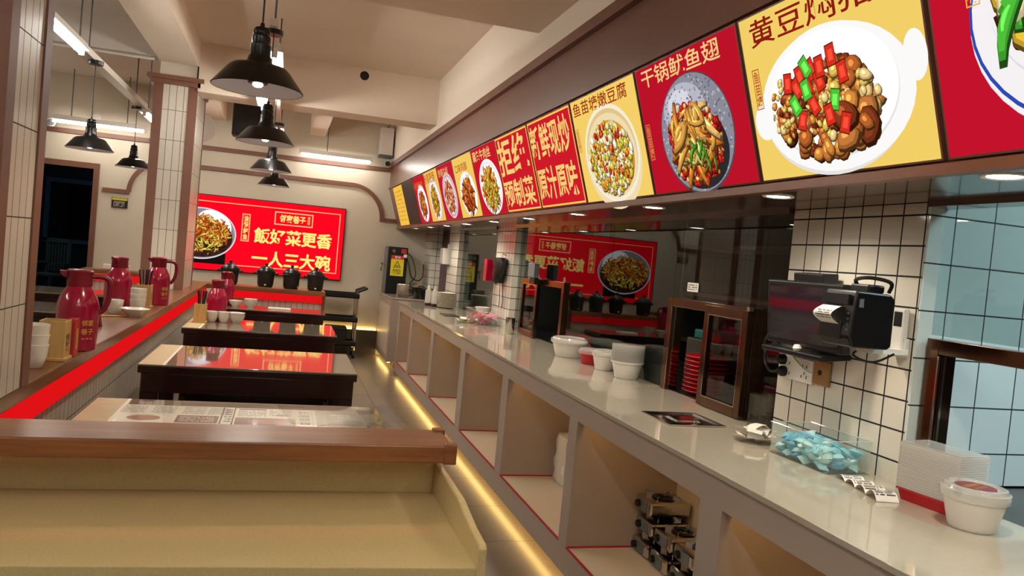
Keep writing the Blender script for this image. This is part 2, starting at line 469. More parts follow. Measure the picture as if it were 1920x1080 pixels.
# sign on the back wall
t = thing('notice_plate', 'small black notice with yellow header on the wall right of the doorway', 'sign', (-2.0, YB-.012, 1.72))
obj('plate', MB().box(-.09, .09, -.006, .006, -.06, .06), BLACK, t)
b = MB(); b.box(-.085, .085, -.0075, -.0062, .03, .056); obj('header', b, YELLOWST, t)
b = MB(); bars(b, -.07, .06, -.05, .02, 0, 0, 5, .45, 3)
b.xf(Matrix(((1, 0, 0, 0), (0, 0, 1, -.0072), (0, 1, 0, 0), (0, 0, 0, 1)))); obj('print', b, WALL, t)

# tiled pillars on the left
def pillar(name, x0, x1, y0, y1, z0, z1, tw, front=True):
    p = struct(name, MB().box(x0, x1, y0, y1, z0, z1), STRIPT)
    for (xa, ya) in ((x1, y0), (x0, y0), (x1, y1)):
        sx = -1 if xa == x1 else 1; sy = 1 if ya == y0 else -1
        b = MB()
        b.prism([(xa-sx*.006, ya-sy*.006), (xa+sx*tw, ya-sy*.006), (xa+sx*tw, ya+sy*.001), (xa+sx*.001, ya+sy*.001), (xa+sx*.001, ya+sy*(tw if name == 'pillar' and not front else .012)), (xa-sx*.006, ya+sy*(tw if not front else .012))], 'z', z0, z1)
        obj('corner_trim', b, TRIM, p)
    return p
p = pillar('pillar', -1.19, -.845, 7.43, 8.12, .92, 2.71, .07)
b = MB(); b.prism([(-1.25, 7.37), (-.79, 7.37), (-.79, 8.16), (-1.25, 8.16)], 'z', 2.75, 2.785)
b.prism([(-1.22, 7.40), (-.82, 7.40), (-.82, 8.14), (-1.22, 8.14)], 'z', 2.71, 2.75)
obj('cap', b, TRIM, p)
struct('pillar', MB().box(-1.16, -.86, 7.45, 8.1, 2.785, 2.93), BULK)
pillar('pillar', -1.12, -.746, 2.39, 2.75, .92, 2.9, .06, False)

# ------------------------------------------------------------------ half walls with wooden ledge and red light band
def half_wall(label, x0, x1, y0, y1, along, ledge, redside):
    t = thing('half_wall', label, 'half wall', ((x0+x1)/2, (y0+y1)/2, 0)); o = Vector(t.location)
    def B(*a): return MB().box(a[0]-o.x, a[1]-o.x, a[2]-o.y, a[3]-o.y, a[4], a[5])
    wl = obj('tiled_wall', B(x0, x1, y0, y1, 0, .87), STRIPT, t)
    lx0, lx1, ly0, ly1 = ledge
    obj('ledge', B(lx0, lx1, ly0, ly1, .87, .92), LEDGE if along == 'x' else LEDGEY, t, bev=.005)
    for rs in redside:
        obj('red_light_band', B(*rs), REDLED if along == 'y' or rs[2] > 3 else em('ff2a14', .5), t)
    return t
hw = half_wall('long white tiled half wall with red light band and brown ledge beside the tables', -.99, -.775, 2.32, 9.0, 'y', (-1.05, -.746, 2.3, 9.0), [(-.775, -.752, 2.32, 8.75, .785, .869)])
hw2 = half_wall('short half wall behind the cream quartz counter with a thick wooden ledge', -1.05, .47, 2.255, 2.287, 'x', (-1.06, .497, 2.09, 2.287), [(-1.05, .47, 2.205, 2.21, .857, .868)])
for (x, y) in ((.47, 2.085), (.47, 2.262)):
    o = Vector(hw2.location); obj('corner_block', MB().box(x-o.x, .506-o.x, y-o.y, y+.03-o.y, .868, .926), LEDGE, hw2, bev=.003)
hw3 = half_wall('far half wall with red light band carrying the four black clay pots', -.70, .44, 8.8, 8.98, 'x', (-.745, .47, 8.72, 9.02), [(-.70, .44, 8.76, 8.8, .79, .869)])
o = Vector(hw3.location); obj('end_post', MB().box(.44-o.x, .475-o.x, 8.78-o.y, 9.0-o.y, 0, .868), WOODO, hw3)
half_wall('half wall with red light band in the side room by the doorway', -2.17, -1.25, 9.9, 10.05, 'x', (-2.2, -1.2, 9.84, 10.1), [(-2.17, -1.25, 9.865, 9.9, .79, .869)])

# ------------------------------------------------------------------ cream quartz counter in the foreground
t = thing('service_counter', 'cream quartz counter with raised back and right side panel in the foreground', 'counter', (0, 0, 0))
FL, FR = (-1.05, 1.775), (.49, 1.665)
b = MB(); b.prism([FL, FR, (.49, 2.22), (-1.05, 2.25)], 'z', .725, .75); obj('worktop', b, QUARTZ, t, bev=.003)
b = MB(); b.prism([(-1.05, 2.235), (.472, 2.212), (.472, 2.25), (-1.05, 2.25)], 'z', .75, .855); obj('backsplash', b, QUARTZ, t, bev=.002)
b = MB(); b.prism([(1.655, .725), (1.655, .797), (1.665, .806), (1.75, .812), (1.84, .826), (1.9, .836), (2.25, .842), (2.25, .725)], 'x', .472, .492)
obj('side_panel', b, QUARTZ, t, bev=.004)
b = MB(); b.prism([(-1.05, 1.815), (.45, 1.71), (.45, 2.19), (-1.05, 2.19)], 'z', 0, .725); obj('cabinet', b, DARKCAB, t)
b = MB(); b.prism([(-.34, 1.745), (.14, 1.70), (.14, 1.73), (-.34, 1.775)], 'z', .56, .715); obj('drawer_front', b, BLACK, t)

# ------------------------------------------------------------------ long counter on the right
t = thing('serving_counter', 'long cream serving counter front with open shelf bays and red edged shelves', 'counter', (1.58, 4, 0))
ox, oy = 1.58, 4
def CB(x0, x1, y0, y1, z0, z1): return MB().box(x0-ox, x1-ox, y0-oy, y1-oy, z0, z1)
Y0, Y1 = -.6, 8.86
obj('apron', CB(1.312, 1.35, Y0, Y1, .765, .857), CFRONT, t)
obj('back_panel', CB(1.84, 1.88, Y0, Y1, .06, .857), CINNER, t)
obj('shelf_base', CB(1.312, 1.84, Y0, Y1, .07, .19), CFRONT, t)
obj('shelf_top', CB(1.318, 1.84, Y0, Y1, .19, .1915), CINNER, t)
obj('kick_panel', CB(1.43, 1.8, Y0, Y1, 0, .07), DARKCAB, t)
divs = [(-.1, .02), (.9, 1.02), (2.0, 2.125), (3.19, 3.29), (4.305, 4.43), (5.43, 5.58), (6.67, 6.80), (7.87, 7.99), (8.76, 8.86)]
for a, c in divs:
    obj('divider', MB().prism([(1.312-ox, .1915), (1.84-ox, .1915), (1.84-ox, .857), (1.3502-ox, .857), (1.3502-ox, .765), (1.312-ox, .765)], 'y', a-oy, c-oy), CFRONT, t)
for (a0, a1), (c0, c1) in zip(divs, divs[1:]):
    obj('red_edging', MB().box(1.3105-ox, 1.3215-ox, a1-oy, c0-oy, .189, .1935).box(1.3215-ox, 1.84-ox, c0-.007-oy, c0-oy, .1915, .1975), REDLINE, t)
    obj('light_strip', CB(1.352, 1.36, a1+.03, c0-.03, .79, .80), em('ffc878', 16.0), t)
obj('floor_light_strip', CB(1.335, 1.365, Y0, Y1, .058, .069), WARMLED, t)
b = MB().box(1.30, 1.93, Y0, 8.88, .857, .875)
tag(obj('counter_worktop', b, COUNTER, bev=.002), 'long glossy white stone worktop running along the serving windows', 'worktop')
# far end section
t = thing('end_counter', 'far end section of the serving counter under the black water boiler', 'counter', (1.6, 10, 0))
b = MB().box(-.30, .4, -.55, .62, .08, .855); obj('body', b, CFRONT, t)
obj('panel', MB().box(-.305, -.30, -.45, .55, .16, .76), CINNER, t)
obj('worktop', MB().box(-.31, .4, -.56, .62, .855, .875), COUNTER, t, bev=.002)
obj('kick_panel', MB().box(-.2, .4, -.52, .62, 0, .08), DARKCAB, t)
obj('floor_light_strip', MB().box(-.28, -.25, -.5, .6, .066, .079), WARMLED, t)

# ------------------------------------------------------------------ tiled blocks, glass and hatches along the serving line
struct('wall_tiled_block', MB().box(1.866, 4.6, 1.915, 2.564, .875, 1.78), STILE)
struct('wall_tiled_facing', MB().box(1.868, 4.6, 1.907, 1.915, .8755, 1.78), STILE2)
struct('wall_tiled_block', MB().box(1.866, 2.03, 6.305, 6.875, .875, 1.78), STILE)
struct('wall_tiled_block', MB().box(1.866, 2.03, 8.5, 9.05, .875, 1.78), STILE)
struct('wall_tiled_block', MB().box(1.866, 2.03, 10.18, YB, .875, 1.78), STILE)
struct('wall_purple_panel', MB().box(2.005, 2.03, 9.05, 10.18, .0, 1.78), PURPLE)
b = MB()
for y0, y1 in ((2.57, 6.3), (6.875, 8.5), (-.6, 1.9)): b.box(1.845, 1.93, y0, y1, 1.73, 1.765)
b.box(1.846, 1.866, 1.9, 2.57, 1.745, 1.768)
struct('trim_3', b, SOFF)
XG = 1.92
def pane(n, parts):
    b = MB()
    for y0, y1, z0, z1 in parts: b.box(XG-.0015, XG+.0015, y0, y1, z0, z1)
    return struct('window_%d' % n, b, PANE)
pane(2, [(2.566, 2.80, .876, 1.745), (3.56, 4.366, .876, 1.745), (2.80, 3.56, 1.345, 1.745)])
pane(3, [(4.372, 5.10, .876, 1.745), (5.90, 6.30, .876, 1.745), (5.10, 5.90, 1.335, 1.745)])
pane(4, [(6.878, 8.50, .876, 1.745)])
pane(5, [(-.6, 1.10, .876, 1.745), (1.10, 1.905, 1.345, 1.745)])
def hatch(label, y0, y1, z1, leaf0, leaf1):
    t = thing('serving_hatch', label, 'hatch', (1.93, (y0+y1)/2, .875)); m = (y0+y1)/2; h = z1-.875
    b = MB(); b.box(-.035, .035, y0-m, y0-m+.045, 0, h); b.box(-.035, .035, y1-m-.045, y1-m, 0, h)
    b.box(-.035, .035, y0-m+.045, y1-m-.045, h-.045, h)
    obj('frame', b, BROWNSTEEL, t, bev=.002)
    b = MB().box(-.037, -.033, y1-m-.052, y1-m-.047, .0, h-.05); obj('track', b.box(-.02, -.012, y1-m-.056, y1-m-.047, 0, h-.05), STEEL, t)
    a, c = leaf0-m, leaf1-m
    b = MB(); w = .042
    b.box(-.066, -.037, a, a+w, .004, h-.01); b.box(-.066, -.037, c-w, c, .004, h-.01)
    b.box(-.066, -.037, a+w, c-w, .004, .05); b.box(-.066, -.037, a+w, c-w, h-.052, h-.01)
    s = obj('sliding_leaf', b, BROWNSTEEL, t, bev=.002)
    obj('glass_pane', MB().box(-.054, -.049, a+w, c-w, .05, h-.052), PANED, s)
    b = MB()
    for q in ((a+w-.004, a+w, .046, h-.05), (c-w, c-w+.004, .046, h-.05), (a+w, c-w, .046, .05), (a+w, c-w, h-.054, h-.05)): b.box(-.067, -.064, *q)
    obj('glazing_bead', b, STEEL, s)
    obj('roller', MB().box(-.06, -.04, a+.002, a+.022, h-.012, h+.006), STEEL, s)
    return t
hatch('bronze framed serving hatch with sliding leaf left of the white tiled wall', 2.80, 3.56, 1.345, 2.80, 3.145)
hatch('bronze framed serving hatch beside the middle tiled pillar', 5.10, 5.90, 1.335, 5.60, 6.0)
hatch('bronze framed serving hatch on the right in front of bluish tiles', 1.10, 1.895, 1.335, 1.10, 1.40)

# ------------------------------------------------------------------ canopy with the menu panels
b = MB(); b.prism([(1.472, 1.748), (1.456, 1.775), (1.302, 2.264), (1.30, 2.57), (1.60, 2.57), (1.60, 1.748)], 'y', -.6, YB)
struct('trim_4', b, FASC)
struct('trim_5', MB().box(1.268, 1.31, -.6, YB, 2.545, 2.60).box(1.285, 1.302, -.6, YB, 2.266, 2.282), FASC)
b = MB(); b.prism([(1.44, 1.742), (1.44, 1.768), (1.452, 1.774), (1.475, 1.774), (1.475, 1.742)], 'y', -.6, YB); struct('trim_6', b, WOODO)
struct('ceiling_canopy', MB().box(1.475, 1.95, -.6, YB, 1.745, 1.765), SOFF)
ORD = ['first', 'second', 'third', 'fourth', 'fifth', 'sixth', 'seventh', 'eighth', 'ninth', 'tenth', 'eleventh', 'twelfth', 'thirteenth', 'fourteenth', 'fifteenth', 'sixteenth', 'seventeenth', 'eighteenth', 'nineteenth', 'twentieth', 'topmost']
def nth(i, n): return 'lowest' if i == 0 else 'topmost' if i == n-1 else ORD[i]+' from the bottom,'
DL = [.45, 1.38, 2.22, 3.12, 4.05, 4.95, 5.85, 6.8, 7.7, 8.6, 9.6]
for i, y in enumerate(DL):
    t = thing('downlight', ('round recessed downlight in the canopy soffit beyond the right edge of the photo' if i == 0 else ORD[i-1]+' round recessed downlight in the canopy soffit counted from the right edge'), 'light', (1.545, y, 1.745), 0, 'downlights in the canopy soffit')
    b = MB().lathe([(.034, -.001), (.048, -.004), (.052, -.001), (.052, .0)], 28, close=False); obj('ring', b, WHITE, t, True)
    b = MB().lathe([(.036, -.002), (.036, .0)], 28); obj('lens', b, em('fff4e4', DOWN), t)
    l = bpy.data.lights.new('downlight_beam', 'SPOT'); l.energy = 16; l.spot_size = R(155); l.spot_blend = .8; l.color = (1, .9, .74); l.shadow_soft_size = .03
    lo = bpy.data.objects.new('downlight_beam', l); COL.objects.link(lo); lo.parent = t; lo.location = (0, 0, -.012)

# ---- menu panels (their own printed pictures) ; local x to the right, y up the slanted face
U = Vector((0, -1, 0)); V = Vector((-.154, 0, .489)).normalized(); N = U.cross(V)
PH = .505
def panel_root(label, y_left, y_right):
    t = thing('lit_menu_sign', label, 'menu panel', (0, 0, 0), 0, 'lit menu panels above the counter')
    M = Matrix((U, V, N)).transposed().to_4x4(); M.translation = Vector((1.456, (y_left+y_right)/2, 1.775))+N*.004+V*.004
    t.matrix_world = M; return t
RED, YEL = 'c3122c', 'f7d25f'
def panel(label, yl, yr, bg, title=None, tcol=None, art=None, tx=(.06, .94), ty=(.80, .95), tag_=None, border=False, blank=None):
    t = panel_root(label, yl, yr); w = (yl-yr)/2-.007
    obj('lightbox', MB().box(-w, w, 0, PH, -.01, .0112), FASC, t)
    obj('lit_face', MB().box(-w+.003, w-.003, .003, PH-.003, .0112, .012), em(bg, 1.0) if not blank else blank, t)
    b = MB(); b.frame(-w, w, 0, PH, .005, .0126); obj('edge', b, FASC, t)
    def X(u): return -w+2*w*u
    if art:
        mb = MB(); mats = art(mb, X, lambda v: PH*v, 2*w); obj('dish_picture', mb, mats, t)
    if title:
        mb = MB()
        if isinstance(title, str): put_text(mb, title, X(tx[0]), X(tx[1]), PH*ty[0], PH*ty[1], .026, 0, .008)
        else:
            for s_, a in title: put_text(mb, s_, X(a[0]), X(a[1]), PH*a[2], PH*a[3], .022, 0, .02)
        obj('lettering', mb, em(tcol, 1.0), t)
    if border:
        mb = MB(); mb.frame(-w+.008, w-.008, .008, PH-.008, .009, .014); obj('gold_border', mb, em(YEL, 1.0), t)
    if tag_:
        mb = MB(); x, y0, y1, col = tag_
        put_text(mb, '鱼\n苗\n塘', X(x)+.004, X(x)+.03, PH*y0+.006, PH*y1-.006, .024, 0, .01, 1, .95)
        mb.frame(X(x), X(x)+.034, PH*y0, PH*y1, .003, .024); obj('side_label', mb, em(col, 1.0), t)
    return t
def pal(*h): return [em(x, 1.0) for x in h]

def art_p0(mb, X, Yv, W_):
    m = pal('f6f1f2', '2c49b4', 'dcd9e6', 'c3182e', 'e7a427', 'f2c53a', '9c5220', '4fbf3a', '7a1020', 'd98a33', 'f3e2b0')
    mb.ell(X(.56), Yv(.50), .30, .245, .0135, 0); mb.ell(X(.56), Yv(.53), .30, .245, .0138, 1); mb.ell(X(.56), Yv(.535), .293, .238, .0141, 0)
    mb.ell(X(.56), Yv(.58), .25, .2, .0143, 2); mb.ell(X(.56), Yv(.59), .25, .2, .0145, 0)
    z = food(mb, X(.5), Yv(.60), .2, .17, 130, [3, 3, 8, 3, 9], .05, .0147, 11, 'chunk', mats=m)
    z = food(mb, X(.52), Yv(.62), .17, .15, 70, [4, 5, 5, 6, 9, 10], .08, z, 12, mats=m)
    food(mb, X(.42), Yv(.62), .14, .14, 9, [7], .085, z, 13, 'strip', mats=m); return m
def art_p1(mb, X, Yv, W_):
    m = pal('fbfaf8', 'e6e3de', 'b8642c', '8a3d1c', 'd98b3a', 'e6c05a', 'd6301f', '52c23a', '6e2a14', 'f0cf86', 'c87a3a', 'ffffff')
    mb.ell(X(.5), Yv(.36), .285, .185, .0135, 1, rot=.0); mb.ell(X(.09), Yv(.36), .05, .055, .0133, 0); mb.ell(X(.945), Yv(.5), .036, .06, .0133, 0)
    mb.ell(X(.51), Yv(.40), .30, .195, .0137, 0); mb.ell(X(.51), Yv(.37), .285, .18, .0136, 1)
    mb.ell(X(.51), Yv(.42), .27, .188, .0139, 0); mb.ell(X(.51), Yv(.42), .252, .172, .0141, 1); mb.ell(X(.51), Yv(.43), .25, .17, .0143, 11)
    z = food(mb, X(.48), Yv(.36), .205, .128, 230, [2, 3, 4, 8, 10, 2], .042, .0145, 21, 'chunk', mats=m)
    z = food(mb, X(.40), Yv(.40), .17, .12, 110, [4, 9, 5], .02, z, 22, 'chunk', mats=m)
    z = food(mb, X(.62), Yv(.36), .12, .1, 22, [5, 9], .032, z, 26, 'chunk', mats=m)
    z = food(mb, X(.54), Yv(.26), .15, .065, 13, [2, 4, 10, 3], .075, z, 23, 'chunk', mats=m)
    rg = random.Random(5)
    for (u, v, c) in [(.36, .6, 6), (.40, .53, 6), (.43, .62, 6), (.33, .54, 6), (.47, .55, 6), (.42, .43, 6), (.34, .36, 6), (.48, .62, 6), (.40, .64, 7), (.385, .52, 7), (.31, .45, 7), (.54, .43, 7), (.55, .66, 6), (.28, .58, 6), (.6, .56, 6), (.5, .36, 6), (.58, .3, 6)]:
        a = rg.uniform(-.4, .5); x, y = X(u+.02), Yv(v-.04); w, h = .017, .028; z += 3e-5
        for f_, c_, dz_ in ((1.12, tint(m, c, .45), 0), (1, c, .8e-5), (.55, tint(m, c, 1.3), 1.6e-5)):
            mb.face([(x+p*w*f_*cos(a)-q*h*f_*sin(a), y+p*w*f_*sin(a)+q*h*f_*cos(a), z+dz_) for p, q in ((-1, -1), (1, -.9), (.9, 1), (-1, .9))], c_)
    return m
def art_p2(mb, X, Yv, W_):
    m = pal('8c8b98', 'b9b8c6', '6c6a74', '4a4850', 'd8d7e4', 'c0241c', '8f1614', 'e3a24a', 'd07a2a', 'f0c070', '4d8a2a', '2b2a2e')
    mb.ell(X(.53), Yv(.40), .25, .218, .0135, 3); mb.ell(X(.53), Yv(.405), .245, .212, .0137, 0)
    mb.ell(X(.46), Yv(.58), .15, .1, .0139, 1); mb.ell(X(.43), Yv(.62), .09, .06, .014, 4)
    rg = random.Random(3); z = .0142
    for i in range(420):
        t, q = rg.uniform(0, 6.28), math.sqrt(rg.random())
        mb.ell(X(.53)+.24*q*cos(t), Yv(.405)+.207*q*sin(t), .006, .0045, z, rg.choice([2, 0, 1]), 6); z += 2e-6
    mb.ell(X(.55), Yv(.28), .19, .14, z+.0001, 11)
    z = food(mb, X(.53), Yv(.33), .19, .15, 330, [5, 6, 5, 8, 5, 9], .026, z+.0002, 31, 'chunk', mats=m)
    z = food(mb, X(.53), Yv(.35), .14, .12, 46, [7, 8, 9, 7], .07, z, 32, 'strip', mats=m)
    food(mb, X(.60), Yv(.24), .09, .05, 12, [10, 10, 9], .045, z, 33, 'strip', mats=m); return m
def art_p3(mb, X, Yv, W_):
    m = pal('f0dcae', 'e2c58a', 'f7ecd2', 'f3df9a', 'f8f0cf', 'e07a28', 'c3221c', 'e8c23a', 'b7c43a', 'fdf7e0', 'd8932c')
    mb.ell(X(.52), Yv(.37), .3, .23, .0133, 0); mb.ell(X(.52), Yv(.42), .29, .22, .0135, 2); mb.ell(X(.52), Yv(.42), .27, .2, .0137, 1); mb.ell(X(.52), Yv(.40), .26, .19, .0139, 0); mb.ell(X(.52), Yv(.38), .235, .168, .014, 10)
    z = food(mb, X(.52), Yv(.38), .235, .165, 420, [3, 4, 7, 9, 4, 10, 3, 7], .036, .0141, 41, 'chunk', mats=m)
    food(mb, X(.52), Yv(.38), .22, .155, 120, [5, 6, 8, 6, 7, 5], .022, z, 42, 'chunk', mats=m); return m
def dish(rim, pals, kind, seed, cy=.38, rx=.25, ry=.19, cx=.55, size=.05):
    def art(mb, X, Yv, W_):
        m = pal(*rim, *pals); k = len(rim)
        for i in range(k): mb.ell(X(cx), Yv(cy), rx*(1-.09*i), ry*(1-.09*i), .0135+.0002*i, i)
        food(mb, X(cx), Yv(cy)-.01, rx*.64, ry*.66, 260, list(range(k, k+len(pals))), size, .0145, seed, kind, mats=m); return m
    return art
YB_ = [1.443, 2.161, 2.902, 3.643, 4.357, 5.082, 5.787, 6.495, 7.19, 7.90, 8.585]
PN = [
 (.715, 'c3122c', None, None, art_p0, dict(tag_=(.15, .62, .99, 'e8b84a')), 'red menu panel cut by the right edge, dish in a blue rimmed bowl'),
 (1.443, 'f3d067', '黄豆焖猪脚', '8f1a12', art_p1, dict(tx=(.1, 1.0), ty=(.80, .955), tag_=(.07, .44, .68, 'b8481c')), 'yellow menu panel with brown stew and green peppers in a white pot'),
 (2.161, 'bb1228', '干锅鱿鱼翅', 'f3cf86', art_p2, dict(tx=(.1, .88), ty=(.83, .97), tag_=(.05, .28, .56, 'd88a4a')), 'red menu panel with squid strips in a hammered steel wok'),
 (2.902, 'f5d068', '鱼苗塘嫩豆腐', '9c2a12', art_p3, dict(tx=(.08, .92), ty=(.83, .96), tag_=(.06, .5, .72, 'c8742c')), 'yellow menu panel with tofu in a cream bowl'),
 (3.643, 'cf1a2a', [('新鲜现炒', (.06, .95, .55, .93)), ('原汁原味', (.06, .95, .10, .46))], 'f5cf78', None, dict(border=True), 'red text panel reading four characters over four, nearer of the two text panels'),
 (4.357, 'cf1a2a', [('拒绝', (.06, .95, .48, .95)), ('预制菜', (.06, .95, .07, .42))], 'f5cf78', None, dict(border=True), 'red text panel with two very large characters above three'),
 (5.082, 'cb162a', '藕条牛肉丝', 'f3d98a', dish(('fdf6f6', 'f6e8ea', 'ffffff'), ('f0c040', 'e8a828', 'f6d96a', 'd8742c', 'b8c040', 'c8481c'), 'strip', 51, .40, .29, .2, size=.06), dict(tx=(.12, .85), ty=(.8, .95)), 'red menu panel with yellow strips on an oval white plate'),
 (5.787, 'f3c860', '口味鸡脚', 'a8581c', dish(('fbf3ee', 'ffffff'), ('e2702c', 'd8581c', 'ef9a4a', 'b8401c', '8a3414'), 'strip', 52, .38, .27, .18, size=.06), dict(tx=(.2, .8), ty=(.74, .88)), 'yellow menu panel with orange strips on white plate beside yellow strips panel'),
 (6.495, 'c41c34', '馋嘴牛蛙', 'e8b070', dish(('e8c8c8', 'c8a8ac', 'f0dcdc'), ('e8744a', 'd8583a', 'f0a070', 'b83a2c', 'f3c490'), 'mix', 53, .43, .27, .205, size=.045), dict(tx=(.15, .8), ty=(.78, .93)), 'red menu panel with reddish dish in a round silver rimmed bowl'),
 (7.19, 'f3c058', '粉蒸肥肠', 'b05a20', dish(('e8dcec', 'f6eef6'), ('e8a02c', 'e0781c', 'f0c040', 'b8501c', '6a7a2c'), 'mix', 54, .43, .25, .205, size=.045), dict(tx=(.1, .9), ty=(.76, .95)), 'narrow looking yellow menu panel second from the far end of the lit row'),
 (7.90, 'cb1c2c', '小炒黄牛肉', 'e86a3a', dish(('fbeeee', 'ffffff'), ('d8481c', 'e8742c', 'b82c1c', '5a6a34', 'f0a040'), 'mix', 55, .42, .26, .2, size=.045), dict(tx=(.06, .92), ty=(.72, .88)), 'red menu panel farthest from the camera in the lit row'),
]
ys = [1.443]+YB_[1:]
lefts = [1.443, 2.161, 2.902, 3.643, 4.357, 5.082, 5.787, 6.495, 7.19, 7.90, 8.585]
for i, (yr, bg, ti, tc, art, kw, lab) in enumerate(PN):
    panel(lab, lefts[i], yr, bg, ti, tc, art, **kw)
panel('dark unlit blank panel between the dish panels and the far yellow panel', 9.42, 8.60, '000000', blank=SPEAKER)
t = panel('far yellow lit panel of small menu text at the end of the canopy', 10.2, 9.43, 'f6c24a')
b = MB(); bars(b, -.3, .3, .05, .46, .0135, 0, 8, .5, 9); obj('print', b, em('dca040', 1.0), t)

# ------------------------------------------------------------------ big red screen on the back wall
t = thing('wall_screen', 'wide red display screen with gold characters and a wok of food on the back wall', 'screen', (-.395, YB-.03, 1.4575))
t.rotation_euler = (R(90), 0, 0)
sw, sh = 1.135, .4725
obj('housing', MB().box(-sw-.012, sw+.012, -sh-.012, sh+.012, -.028, .0), BLACK, t)
obj('display', MB().box(-sw, sw, -sh, sh, 0, .004), em('f0061c', 1.25), t)
def SX(x): return x+.395
def SZ(z): return z-1.4575
mb = MB(); z = .006
mb.frame(-sw+.055, sw-.055, -sh+.075, sh-.07, .01, z)
mb.frame(SX(-.552), SX(-.452), SZ(1.385), SZ(1.742), .012, z)
mb.frame(SX(-.154), SX(.334), SZ(1.64), SZ(1.813), .014, z)
obj('border_lines', mb, em('ffb27a', 1.2), t)
mb = MB()
put_text(mb, '飯好菜更香', SX(-.395), SX(.6), SZ(1.375), SZ(1.582), z, 0, .028)
put_text(mb, '一人三大碗', SX(-.40), SX(.6), SZ(1.08), SZ(1.29), z, 0, .028)
put_text(mb, '邻家巷子', SX(-.09), SX(.24), SZ(1.675), SZ(1.78), z, 0, .028)
put_text(mb, '湘\n菜\n馆', SX(.262), SX(.296), SZ(1.675), SZ(1.78), z, 0, .0)
put_text(mb, '油\n焖\n鲈\n鱼', SX(-.53), SX(-.474), SZ(1.41), SZ(1.72), z, 0, .02)
obj('lettering', mb, em('ffdc78', 1.25), t)
mb = MB(); m = [em(h, 1.1) for h in ('d8d4da', '8a8488', 'f6f4fa', '3a2018', 'd88a2c', 'e8b04a', 'c8481c', 'b8c040', '7a3414', '16100e', 'f2d060')]
mb.rect(SX(-1.25), SX(-.72), SZ(1.06), SZ(1.2), .0062, 9)
cx, cz = SX(-1.04), SZ(1.44)
mb.ell(cx, cz, .43, .33, .0065, 0, 56); mb.ell(cx, cz, .415, .315, .0068, 1, 56); mb.ell(cx+.16, cz+.13, .22, .16, .0071, 2, 40, -.5); mb.ell(cx, cz-.05, .39, .255, .0074, 3, 50)
zz = food(mb, cx-.02, cz+.0, .36, .22, 520, [4, 5, 6, 4, 4, 6, 10], .05, .0076, 61, 'strip', mats=m)
food(mb, cx+.02, cz-.17, .26, .07, 40, [7, 5, 3], .06, zz, 62, 'strip', mats=m)
obj('dish_picture', mb, m, t)
# ==== PART 3 ====
# ------------------------------------------------------------------ tube lights, trunking, pendants
def tube_light(label, p, L, along, rods, top=3.11, s=None):
    t = thing('tube_light', label, 'tube light', p, 0 if along == 'y' else R(90))
    obj('housing', MB().prism([(-.05, .0), (.05, .0), (.028, .055), (-.028, .055)], 'y', -L/2-.02, L/2+.02), WHITE, t, bev=.003)
    obj('tube', MB().tube([(0, -L/2, -.018), (0, L/2, -.018)], .016, 12), em('fffaf0', s or TUBE), t, True)
    for q in (-1, 1): obj('end_cap', MB().box(-.016, .016, q*L/2-.012, q*L/2+.012, -.036, .0), WHITE, t)
    for y in rods: obj('hanger', MB().tube([(0, y, .05), (0, y, top-p[2])], .006, 6), GREYP, t)
    return t
tube_light('tube light over the tables, partly behind the nearest pendant', (-.155, 5.8, 2.63), 1.2, 'y', (.4,))
tube_light('tube light over the tables, partly behind the second pendant', (-.155, 9.3, 2.63), 1.2, 'y', (.4,), 3.2)
tube_light('added unseen tube light for the foreground counter', (-.155, .75, 2.63), 1.2, 'y', (-.4, .4))  # out of view, placed to brighten the near counter and its backsplash
tube_light('short tube light beside the trunking over the third table', (-.28, 6.95, 2.62), .8, 'y', (.2,))
tube_light('added unseen tube light behind the viewer on the right', (.75, -.9, 2.63), 1.2, 'y', (-.4, .4))  # fill lamp added out of view for the near counter
tube_light('added unseen tube light in the side room left of the viewer', (-1.9, .2, 2.63), 1.2, 'y', (-.4, .4), 3.22)  # another added fill lamp, off to the left of the view
tube_light('added unseen tube light straight behind the viewer', (-.155, -1.6, 2.63), 1.2, 'y', (-.4, .4))  # added out of view as ambient fill from behind
tube_light('tube light in the side room beside the left tiled pillar', (-1.45, 5.45, 2.63), 1.25, 'y', (.55,), 3.22)
tube_light('tube light in the side room, half hidden by the far tiled pillar', (-1.47, 9.3, 2.61), 1.2, 'y', (-.4,), 3.22)
tube_light('tube light along the back wall above the doorway', (-2.22, 10.3, 2.61), 1.0, 'x', (.3, -.3), 3.22, 30.0)
tube_light('tube light along the back wall right of the pendants', (.55, 10.42, 2.59), .9, 'x', (.12,), 3.2, 30.0)
for i, (x, y) in enumerate(((-3.4, 2.5), (-3.4, 6.5))): tube_light('added unseen tube light deep in the side room row %s' % ('nearer', 'farther')[i], (x, y, 2.63), 1.2, 'y', (-.4, .4), 3.22)  # added out of view to lighten the side room ceiling
b = MB().box(-.03, .03, -2.6, 2.6, 0, .05)
tag(obj('cable_trunking', MB().box(-.04, .04, -1.2, 1.3, 0, .05), WHITE, loc=(-1.47, 7.3, 2.63)), 'white cable trunking between the side room tube lights', 'trunking')
tag(obj('cable_trunking', MB().box(-.02, .02, -1.1, 1.1, 0, .04), WHITE, loc=(-.155, 7.55, 2.64)), 'white cable trunking above the third and farthest pendants', 'trunking')
tag(obj('cable_trunking', MB().box(-.02, .02, -.27, .27, 0, .04), WHITE, loc=(-.155, 4.88, 2.64)), 'short white cable trunking above the second pendant', 'trunking')
tag(obj('hanger_rod', MB().tube([(-.155, 7.2, 2.68), (-.155, 7.2, 3.11)], .006, 6), GREYP), 'thin rod holding the trunking above the pendant row', 'rod')
